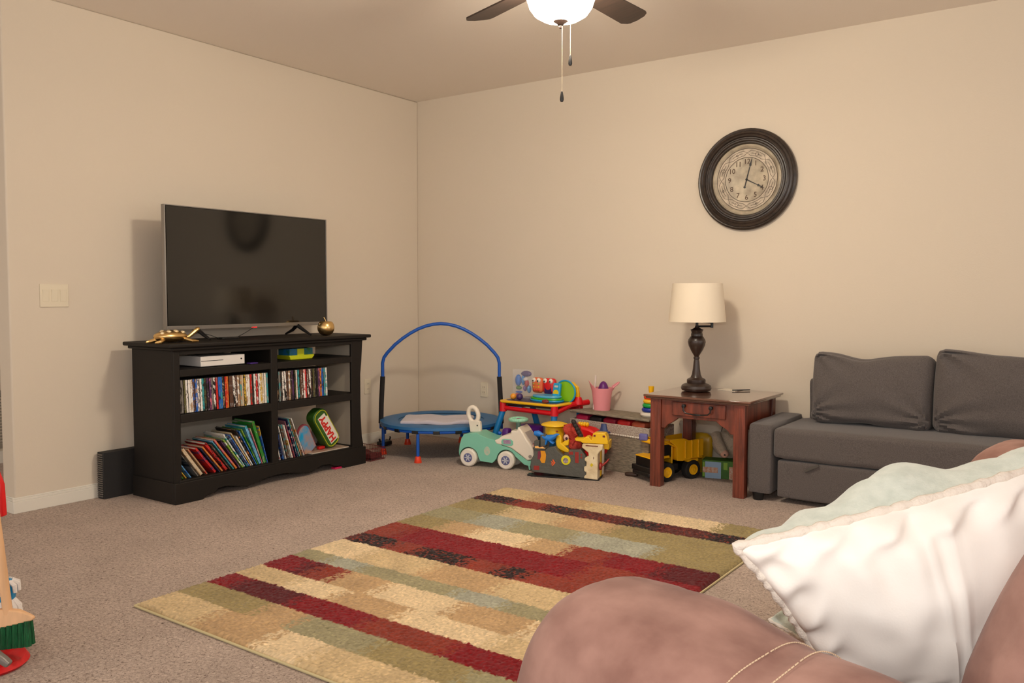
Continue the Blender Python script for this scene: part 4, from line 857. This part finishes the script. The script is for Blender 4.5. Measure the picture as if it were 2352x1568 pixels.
g = G().m(plastic('block_brown', 58, 38, 30)); g.soft((0, 0, .013), (.085, .035, .026), .01, n=6); o = g.obj('wooden_block'); o.location = (-2.47, 4.805, 0); o.rotation_euler = (0, 0, R(5)); tag(o, 'small dark brown oblong block on the carpet in front of the truck', 'toy block')
t = thing('gift_carton', 'green and light blue printed carton on the floor under the end table', 'box', (-1.985, 5.12, 0), rz=R(12))
g = G().m(mat('carton_green', rgb(74, 122, 34), rough=.6, c2=rgb(46, 92, 26), scale=14)); g.box(-.12, .12, -.055, .055, 0, .115); g.obj('carton', t, .003)
g = G().m(mat('carton_blue', rgb(150, 178, 206), rough=.6)); g.box(-.1, .0, -.0568, -.0553, .0, .105); g.obj('blue_panel', t)
g = G().m(mat('carton_white', rgb(206, 186, 170), rough=.6, c2=rgb(190, 120, 80), scale=70)); g.box(-.115, -.02, -.058, -.0569, .035, .07); g.box(.05, .095, -.0568, -.0553, .0, .08); g.obj('white_labels', t)
g = G().m(plastic('carton_lime', 128, 170, 50)); g.box(.015, .04, -.0568, -.0553, .06, .105); g.box(-.115, -.103, -.0568, -.0553, .01, .10); g.obj('lime_patches', t)
t = thing('yellow_bucket', 'mustard yellow oval tub behind the toy dump truck', 'bucket', (-2.165, 5.212, 0))
g = G().m(plastic('mustard', 206, 162, 24)); g.lathe([(.001, 0), (.06, 0), (.072, .1), (.078, .2), (.072, .235), (.04, .255), (.001, .26)], n=32, sy=.38); g.obj('tub', t)
t = thing('plush_toy', 'cream plush animal with a pinkish nose slumped under the end table', 'soft toy', (-1.995, 5.15, .116))
M_pl = mat('plush_cream', rgb(186, 168, 146), rough=1, bump=.8, scale=90, dist=.01, sheen=.3)
g = G().m(M_pl); g.ell((.03, .02, .09), (.11, .055, .09)); g.obj('body', t)
g = G().m(M_pl); g.tube([(-.04, -.03, .16), (-.01, -.06, .11), (.03, -.07, .05)], [.03, .032, .028], 14); g.obj('head', t)
g = G().m(mat('nose_pink', rgb(206, 160, 140), rough=.9)); g.ell((.04, -.078, .045), (.027, .022, .026)); ns_ = g.obj('muzzle', t)
g = G().m(M_blackp); g.ell((.05, -.099, .042), (.006, .004, .005)); g.obj('nose', ns_)
g = G().m(mat('grey_cloth', rgb(150, 144, 134), rough=1, bump=.6, scale=40, dist=.01)); g.soft((0, 0, .16), (.17, .07, .32), .025, n=12, nz=.03, ns=9); o = g.obj('grey_bag'); o.location = (-2.33, 5.16, 0); o.location = (-1.845, 5.19, 0); tag(o, 'slumped grey cloth bag behind the end table at its right leg', 'bag')
g = G().m(mat('pale_bag', rgb(176, 166, 152), rough=.5, bump=.6, scale=30, dist=.01)); g.soft((0, 0, .17), (.11, .05, .33), .02, n=12, nz=.02, ns=12); o = g.obj('plastic_bag'); o.location = (-2.255, 5.20, 0); tag(o, 'pale crinkled plastic bag against the wall behind the dump truck', 'bag')

# ---------------------------------------------------------------- grey sofa bed
t = thing('sofa_bed', 'charcoal grey low sofa bed against the back wall', 'sofa', (-.5, 4.95, 0)); o_ = (-.5, 4.95, 0)
SX0, SX1 = -1.655, .62
g = G(o_).m(M_sofa); g.soft((SX0 + .068, 4.945, .238), (.136, .59, .40), .02, n=16, nz=.003, ns=7); g.obj('armrest', t)
g = G(o_).m(M_sofa); g.soft((SX1 - .068, 4.945, .238), (.136, .59, .40), .02, n=14, nz=.003, ns=7); g.obj('armrest', t)
g = G(o_).m(M_sofa); g.soft(((SX0 + SX1) / 2 + .0, 4.93, .335), (SX1 - SX0 - .28, .55, .175), .03, n=30, nz=.004, ns=5, puff=(0, .0, .012)); g.obj('seat_cushion', t)
g = G(o_).m(M_sofa); g.soft(((SX0 + SX1) / 2 + .01, 4.70, .135), (SX1 - SX0 - .31, .07, .21), .012, n=20, nz=.002, ns=6); dr = g.obj('pull_out_drawer', t)
g = G(o_).m(plastic('strap_grey', 78, 74, 70)); g.obox((-1.30, 4.655, .218), (.085, .006, .014), (0, R(-28), 0)); g.obj('pull_strap', dr)
g = G(o_).m(M_sofa); g.soft(((SX0 + SX1) / 2 + .1, 5.18, .52), (SX1 - SX0 - .20, .12, .30), .03, n=24, nz=.004, ns=5); g.obj('backrest', t)
for x, y in ((-1.60, 4.68), (-1.60, 5.2), (.56, 4.68), (.56, 5.2)):
    g = G(o_).m(M_dk); g.lathe([(.001, 0), (.028, 0), (.034, .042), (.001, .042)], (x, y, 0), n=16); g.obj('foot', t)
def crease(w, p, amp=1, seed=0):
    # soft folds that fan from the lower corners
    for cx, cz, a in ((-1, -.75, 28), (1, -.75, 150), (-1, .95, -30)):
        dx = (p.x - cx); dz = (p.z - cz); rr = math.hypot(dx, dz)
        an = math.atan2(dz, dx); k = math.exp(-rr * 1.8) * math.sin(an * 9 + seed * 2 + rr * 2)
        w.y += amp * .018 * k * (-1 if p.y < 0 else 1)
    return w
def dip(w, p):
    w = crease(w, p, 1, 1)
    if p.z > .5: w.z -= .028 * math.exp(-((p.x + .1) / .45) ** 2) * (p.z - .5) * 2
    w.z += .012 * abs(p.x) * p.z; return w
g = G().m(M_sofa); g.soft((0, 0, .2), (.63, .17, .39), .045, n=34, nz=.012, ns=5, puff=(.0, .035, .0), fn=dip)
o = g.obj('back_cushion'); o.location = (-1.078, 5.0, .43); o.rotation_euler = (R(-9), 0, 0); tag(o, 'left grey back cushion on the grey sofa bed', 'cushion', 'grey sofa bed cushions')
def dip2(w, p):
    w = crease(w, p, 1.2, 2.4); w.z += (.03 * (-p.x)) * (p.z > 0) * p.z; return w
g = G().m(M_sofa); g.soft((0, 0, .205), (.70, .17, .42), .045, n=34, nz=.012, ns=4.3, puff=(0, .035, 0), fn=dip2)
o = g.obj('back_cushion'); o.location = (-.405, 4.985, .43); o.rotation_euler = (R(-9), 0, R(-2)); tag(o, 'taller grey back cushion cut by the right edge of the photo', 'cushion', 'grey sofa bed cushions')

# ---------------------------------------------------------------- rug
def rug():
    x0, x1, y0, y1 = -2.91, -1.262, 1.69, 4.03
    C = dict(cr=(212, 189, 152), be=(194, 170, 130), ta=(178, 147, 108), ol=(146, 130, 88), sg=(148, 140, 108), gb=(156, 155, 138), rd=(120, 14, 20), dr=(84, 16, 20), ru=(130, 50, 34), bk=(36, 20, 17), bb=(80, 28, 22))
    rows = [  # (far y of the row, patches: (fraction end, colour))
        (1.85, [(.22, 'be'), (.42, 'ta'), (.55, 'cr'), (.8, 'be'), (1, 'cr')]),
        (1.985, [(.28, 'ol'), (.4, 'ta'), (.62, 'sg'), (.85, 'ol'), (1, 'sg')]),
        (2.115, [(.10, 'rd'), (.3, 'dr'), (.52, 'rd'), (.75, 'ru'), (1, 'rd')]),
        (2.245, [(.2, 'be'), (.35, 'cr'), (.55, 'ta'), (.8, 'cr'), (1, 'be')]),
        (2.41, [(.12, 'rd'), (.17, 'dr'), (.25, 'ru'), (.40, 'ta'), (.62, 'cr'), (.82, 'ta'), (1, 'cr')]),
        (2.515, [(.14, 'sg'), (.26, 'gb'), (.42, 'sg'), (.56, 'sg'), (.7, 'gb'), (1, 'sg')]),
        (2.71, [(.18, 'cr'), (.40, 'be'), (.62, 'ta'), (.85, 'be'), (1, 'cr')]),
        (2.845, [(.05, 'bb'), (.18, 'bk'), (.27, 'ru'), (.44, 'bk'), (.55, 'ru'), (.62, 'bk'), (.85, 'ru'), (1, 'ru')]),
        (3.07, [(.13, 'ru'), (.3, 'rd'), (.58, 'rd'), (.72, 'rd'), (.86, 'ru'), (1, 'rd')]),
        (3.26, [(.17, 'ol'), (.29, 'ta'), (.47, 'cr'), (.60, 'ta'), (.72, 'ru'), (.88, 'rd'), (1, 'dr')]),
        (3.47, [(.2, 'sg'), (.34, 'gb'), (.55, 'sg'), (.66, 'gb'), (.8, 'gb'), (1, 'ol')]),
        (3.685, [(.22, 'ol'), (.42, 'be'), (.6, 'ta'), (.8, 'ol'), (1, 'ol')]),
        (3.825, [(.03, 'bb'), (.18, 'bk'), (.3, 'ru'), (.42, 'bk'), (.6, 'bb'), (.7, 'bk'), (.85, 'bb'), (1, 'bk')]),
        (9, [(.18, 'be'), (.4, 'ta'), (.6, 'be'), (.85, 'cr'), (1, 'ol')])]
    def col(x, y):
        y += noise.noise(Vector((x * 60, y * 60, 1))) * .006 + noise.noise(Vector((x * 14, y * 14, 5))) * .006
        for yy, ps in rows:
            if y < yy: break
        f = (x - x0) / (x1 - x0) + noise.noise(Vector((x * 50, y * 50, 9))) * .012
        prev = 0; 
        for i, (fe, k) in enumerate(ps):
            if f < fe or i == len(ps) - 1: break
        c = C[k]
        if i + 1 < len(ps) and fe - f < .03 and noise.noise(Vector((x * 90, y * 90, 3))) > -.05: c = C[ps[i + 1][1]]
        v = 1 + .24 * noise.noise(Vector((x * 110, y * 110, 7))) + .07 * noise.noise(Vector((x * 9, y * 9, 2)))
        if k in ('bk', 'bb', 'ru') and noise.noise(Vector((x * 70, y * 70, 20))) > .28: c = C['ru']
        return lin(tuple(min(1, max(0, q / 255 * v)) for q in c))
    st = .0062; nx = int((x1 - x0) / st); ny = int((y1 - y0) / st)
    vs = []; cs = []
    cx, cy = (x0 + x1) / 2, (y0 + y1) / 2
    for j in range(ny + 1):
        for i in range(nx + 1):
            x = x0 + (x1 - x0) * i / nx; y = y0 + (y1 - y0) * j / ny
            e = min(i, nx - i, j, ny - j); z = .017 + .0045 * noise.noise(Vector((x * 120, y * 120, 0))) + random.uniform(-.0028, .0028)
            if e == 0: z = .002
            elif e == 1: z = .012
            jx = random.uniform(-.0022, .0022) if e > 1 else 0; jy = random.uniform(-.0022, .0022) if e > 1 else 0
            ex = .006 * noise.noise(Vector((x * 3, y * 3, 4))) if e < 2 else 0
            vs.append((x + jx - cx + ex, y + jy - cy + ex, z)); cs.append(col(x, y))
    fs = [(j * (nx + 1) + i, j * (nx + 1) + i + 1, (j + 1) * (nx + 1) + i + 1, (j + 1) * (nx + 1) + i) for j in range(ny) for i in range(nx)]
    me = bpy.data.meshes.new('pile'); me.from_pydata(vs, [], fs)
    ca_ = me.color_attributes.new('weave', 'FLOAT_COLOR', 'POINT')
    ca_.data.foreach_set('color', [q for c in cs for q in c])
    for p in me.polygons: p.use_smooth = True
    m = bpy.data.materials.new('shag_wool'); m.use_nodes = True; N = m.node_tree.nodes; L = m.node_tree.links; b = N['Principled BSDF']
    b.inputs['Roughness'].default_value = 1; b.inputs['Specular IOR Level'].default_value = .05; b.inputs['Sheen Weight'].default_value = .15
    at = N.new('ShaderNodeAttribute'); at.attribute_name = 'weave'; L.new(at.outputs['Color'], b.inputs['Base Color'])
    me.materials.append(m)
    t = thing('area_rug', 'shaggy striped rug in beige, olive, red and brown on the carpet', 'rug', (cx, cy, 0))
    o = bpy.data.objects.new('pile', me); COL.objects.link(o); o.parent = t
    g = G().m(mat('rug_binding', rgb(196, 182, 140), rough=.9)); hx, hy = (x1 - x0) / 2 + .003, (y1 - y0) / 2 + .003
    pts = [(-hx, -hy), (hx, -hy), (hx, hy), (-hx, hy)]
    for a, b2 in zip(pts, pts[1:] + pts[:1]): g.tube([(*a, .005), (*b2, .005)], .0045, 6)
    g.obj('edge_binding', t)
    g = G().m(mat('rug_backing', rgb(56, 46, 40), rough=.9)); g.box(-hx, hx, -hy, hy, 0, .003); g.obj('backing', t)
rug()

# ---------------------------------------------------------------- brown loveseat in the foreground
LS = (-.76, 1.24, 0)
t = thing('loveseat', 'brown microfibre loveseat in the right foreground', 'sofa', LS, rz=R(-14.5))
SEC = [(.004, .30), (.012, .55), (.03, .74), (.06, .88), (.10, .96), (.16, 1.0), (.24, 1.0), (.36, .985), (.412, .965), (.425, .945), (.44, .955), (.48, .965), (.6, .955), (.8, .95), (.92, .94)]
def arm_point(s_, k, a, yc, hw):
    top = .43 + (.265 - .06 * max(0, s_ - .1)) * (k if s_ < .3 else k * .985); w_ = hw * (.35 + .65 * k)
    ca, sa = math.cos(a), math.sin(a); yy = w_ * math.copysign(abs(ca) ** .8, ca); zc = top - .16
    zz = zc + (.16 * abs(sa) ** .82 if sa >= 0 else -(zc - .06) * abs(sa) ** .35)
    if sa < 0: yy *= (1 - .12 * abs(sa))
    p = Vector((s_ - .02 * (1 - k), yc + yy, zz))
    lobe = .006 * noise.noise(p * 9 + Vector((yc, 0, 0))) + .004 * noise.noise(Vector((s_ * 30, a * 1.5, 3)))
    return p + noise.noise_vector(p * 7) * .007 + Vector((0, ca, sa)) * lobe
def arm(yc, hw, nm, dx=0):
    g = G().m(M_micro); rings = []; n = 40; dense = []
    for (s0, k0), (s1, k1) in zip(SEC, SEC[1:]):
        m = 3 if s1 - s0 > .05 else 1
        dense += [(s0 + (s1 - s0) * q / m, k0 + (k1 - k0) * q / m) for q in range(m)]
    dense.append(SEC[-1])
    for s_, k in dense: rings.append([arm_point(s_, k, 2 * math.pi * j / n, yc, hw) + Vector((dx, 0, 0)) for j in range(n)])
    g.loft(rings); return g.obj(nm, t, 0, angle=80, sub=1)
ar = arm(0, .175, 'armrest')
g = G().m(mat('thread', rgb(214, 190, 160), rough=.8))
for s_, k in ((.404, .968), (.448, .957)):
    g = G().m(mat('thread', rgb(214, 190, 160), rough=.8))
    for q in range(52):
        a = R(12 + 110 * q / 52); a2 = a + R(1.35)
        up = Vector((0, math.cos(a), math.sin(a))) * .0006
        g.tube([arm_point(s_, k, a, 0, .175) + up, arm_point(s_, k, a2, 0, .175) + up], .0011, 5)
    g.obj('stitching', ar)
arm(1.98, .175, 'armrest', dx=-.105)
g = G().m(M_micro); g.soft((.5, 1.02, .21), (.80, 1.70, .30), .03, n=12, nz=.004, ns=5); g.obj('base', t)
for yc in (.60, 1.44):
    g = G().m(M_micro); g.soft((.455, yc, .39), (.56, .82, .14), .05, n=16, nz=.008, ns=5, puff=(0, 0, .02)); g.obj('seat_cushion', t)
for yc in (.585, 1.45):
    g = G().m(M_micro); g.soft((.755, yc, .74), (.24, .84, .56), .09, (0, R(24), 0), n=18, nz=.01, ns=4, puff=(.05, .02, .03)); g.obj('back_cushion', t)
g = G().m(M_micro); g.soft((1.03, 1.02, .48), (.16, 1.72, .82), .06, n=14, nz=.004, ns=5); g.obj('back_frame', t)
for x, y in ((.1, .0), (.85, .0), (.1, 2.05), (.85, 2.05)):
    g = G().m(M_dwood); g.cyl((x, y, 0), (x, y, .07), .025, .03); g.obj('foot', t)

# pillows: cream canvas on one side, mint fleece on the other, joined by a fringed seam
def pillow(nm, label, C, front_b, back_b, nsub=72, seed=0, wr=1.0, swap=False, cord=1.0, lift=.5, group=None):
    C1, C2, C3, C4 = [Vector(c) for c in C]     # C1 left tip, C2 top right, C3 bottom, C4 far right
    cen = (C1 + C2 + C3 + C4) / 4; nrm = (C2 - C1).cross(C3 - C1).normalized()
    if nrm.dot(Vector((0, 0, 1.155)) - cen) < 0: nrm = -nrm
    t = thing(nm, label, 'pillow', tuple(cen), group=group)
    def pt(u, v, side):
        # pinch the edges inwards between the corners
        a, b = 2 * u - 1, 2 * v - 1
        pin = .05; uu = .5 + .5 * a * (1 - pin * (1 - b * b)); vv = .5 + .5 * b * (1 - pin * (1 - a * a))
        base = (C1 * (1 - uu) + C2 * uu) * (1 - vv) + (C3 * (1 - uu) + C4 * uu) * vv
        k = ((1 - a * a) * (1 - b * b)); h = (front_b if side > 0 else back_b) * (k ** .42)
        e = min(u, 1 - u, v, 1 - v); fl = math.exp(-((e - .05) / .06) ** 2)
        wv = .010 * wr * fl * math.sin((a * 17 + b * 15) + 2.5 * noise.noise(Vector((u * 4, v * 4, seed)))) + .014 * wr * noise.noise(Vector((u * 3.1, v * 2.3, seed + 5 + side))) * min(1, k * 3)
        wv += .006 * wr * noise.noise(Vector((u * 10, v * 5, seed + side))) * min(1, k * 4)
        if side > 0 and not swap:
            wv += .0065 * math.sin(a * 21 + 2 * math.sin(b * 3)) * math.exp(-(v * 3.2)) * min(1, k * 8) + .006 * (math.exp(-((u - .50) / .012) ** 2) + math.exp(-((u - .56) / .012) ** 2)) * min(1, k * 6)
        if e <= 1e-6: wv = 0
        return base - cen + nrm * (side * h + wv * side) + Vector((0, 0, lift * min(1, u * 3.5) * h * (1 + .35 * math.sin(u * 14 + 1)) if side < 0 else 0))
    for side, mt, nn in ((-1 if swap else 1, M_canvas, 'canvas_face'), (1 if swap else -1, M_fleece, 'fleece_face')):
        g = G().m(mt); vs = [pt(i / nsub, j / nsub, side) for j in range(nsub + 1) for i in range(nsub + 1)]
        g._add(vs, [(j * (nsub + 1) + i, j * (nsub + 1) + i + 1, (j + 1) * (nsub + 1) + i + 1, (j + 1) * (nsub + 1) + i) for j in range(nsub) for i in range(nsub)], True)
        g.obj(nn, t, angle=80)
    g = G().m(mat('seam_cord', rgb(224, 214, 202), rough=.95, bump=.6, scale=120, dist=.006)); E = [(i / nsub, 0) for i in range(nsub)] + [(1, j / nsub) for j in range(nsub)] + [(1 - i / nsub, 1) for i in range(nsub)] + [(0, 1 - j / nsub) for j in range(nsub)]
    P = [pt(u, v, 1) for u, v in E]
    g.tube(P, [cord * v for v in [.0080 + .0017 * math.sin(i * 1.15 + 1.3 * math.sin(i * .37)) + .0018 * noise.noise(Vector((i * .9, 0, seed))) for i in range(len(P))]], 8, closed=True)
    g.obj('fringed_seam', t, angle=80)
    return t
pillow('throw_pillow', 'large cream canvas pillow with a mint fleece back on the brown loveseat', [(-.481, 1.302, .751), (-.02, 1.591, .914), (-.352, 1.463, .474), (-.05, 1.565, .56)], .07, .13, seed=1)
pillow('throw_pillow', 'mint pillow peeking out beneath the large cream pillow', [(-.505, 1.55, .545), (-.36, 1.93, .60), (-.33, 1.47, .505), (-.1, 1.9, .5)], .05, .045, seed=4, wr=.6, swap=True, cord=.4, lift=0)

# ---------------------------------------------------------------- toy cleaning set at the left edge
M_bw = mat('beech_wood', rgb(222, 176, 132), rough=.5, var=.06, scale=20, stretch=(1, 1, .1))
BX, BY = -2.735, 1.205
rv = Vector((.815, .579, 0))     # width direction of the broom head
t = thing('toy_broom', 'child broom with wooden head and green bristles at the left edge', 'broom', (BX, BY, 0))
def tilt(u, z, d=0): return rv * u + Vector((0, 0, z)) + Vector((-.579, .815, 0)) * d
g = G().m(M_bw); top = []
for (u, z0, z1) in ((-.25, .085, .12), (-.2, .095, .145), (-.13, .108, .17), (-.09, .116, .177), (-.045, .126, .182), (0, .137, .178), (.03, .143, .167), (.047, .148, .157)):
    w_ = .018 if u < .02 else .011; top.append([tilt(u, z0, -w_), tilt(u, z0, w_), tilt(u, z1, w_ * .6), tilt(u, z1, -w_ * .6)])
g.loft(top, smooth=False); g.obj('broom_head', t, .004)
M_gb = mat('green_bristle', rgb(0, 92, 48), rough=.6, bump=1, scale=60, dist=.01, stretch=(6, 6, .3), var=.25)
g = G().m(M_gb)
for i in range(15):
    u = -.225 + i * .0182
    for d in (-.01, .006): g.tube([tilt(u, .09 + (u + .2) * .22 + .005, d), tilt(u * 1.02 + .002, .042 + (u + .2) * .115, d * 1.3)], [.009, .0115], 8)
g.obj('bristles', t)
g = G().m(M_bw); g.tube([tilt(-.034, .165), tilt(-.055, .38), tilt(-.080, .62)], .014, 14); g.obj('handle', t)
MB_ = Vector((BX, BY, 0)) + Vector((-.579, .815, 0)) * .10 - rv * .068
t = thing('toy_mop', 'child mop with white strings and a blue collar behind the green broom', 'mop', tuple(MB_))
M_mop = mat('mop_cotton', rgb(226, 218, 212), rough=1, bump=.5, scale=120, dist=.004)
g = G().m(plastic('collar_blue', 20, 140, 196)); g.lathe([(.001, .235), (.03, .235), (.04, .215), (.04, .18), (.03, .165), (.001, .165)], tuple(rv * -.045), n=20); g.obj('collar', t)
g = G().m(M_bw); g.cyl(tuple(rv * -.045 + Vector((0, 0, .23))), tuple(rv * -.10 + Vector((0, 0, .62))), .011); g.obj('handle', t)
g = G().m(M_mop)
for i in range(34):
    a = 2 * math.pi * i / 34; d_ = Vector((math.cos(a), math.sin(a), 0)); sp = .042 + .025 * random.random()
    z_ = random.uniform(.034, .06); o0 = rv * -.045
    g.tube([o0 + d_ * .02 + Vector((0, 0, .19)), o0 + d_ * (.04 + .01 * random.random()) + Vector((0, 0, .15)), o0 + d_ * sp + Vector((0, 0, .1)), o0 + d_ * (sp + .03) + Vector((0, 0, z_))], [.007, .008, .007, .0055], 6)
for i in range(7):
    a = R(-60 + 28 * i); d_ = Vector((math.cos(a), math.sin(a), 0)); o0 = rv * -.045
    g.tube([o0 + d_ * .03 + Vector((0, 0, .235)), o0 + d_ * .048 + Vector((0, 0, .222)), o0 + d_ * .05 + Vector((0, 0, .20))], [.006, .008, .006], 6)
g.obj('strings', t)
t = thing('cleaning_stand', 'red plastic stand base of the toy cleaning set', 'toy stand', (-2.815, 1.145, 0))
M_sr = plastic('stand_red', 204, 14, 22)
g = G().m(M_sr); g.lathe([(.001, 0), (.105, 0), (.115, .01), (.105, .026), (.07, .034), (.001, .036)], n=40); g.obj('base', t)
g = G().m(M_sr); g.cyl((-.10, -.0, .03), (-.10, -.0, .72), .012); g.obj('pole', t)
g = G().m(mat('dustpan_red', rgb(210, 12, 20), rough=.4)); g.prism([(-.10, .46), (.030, .46), (.026, .56), (.012, .60), (-.02, .63), (-.10, .63)], 'xz', -.012, .012); ob = g.obj('toy_dustpan', None, .004); ob.location = (-2.838, 1.191, 0); ob.rotation_euler = (0, 0, R(35)); tag(ob, 'red toy dustpan hanging at the extreme left edge', 'dustpan')
g = G().m(plastic('brush_grey', 120, 112, 106)); g.soft((0, 0, 0), (.15, .03, .022), .009, (0, R(38), 0), n=8); o = g.obj('hand_brush'); o.location = (-2.725, 1.115, .085); o.rotation_euler = (0, 0, R(35))
tag(o, 'grey plastic brush handle resting on the red stand', 'brush')
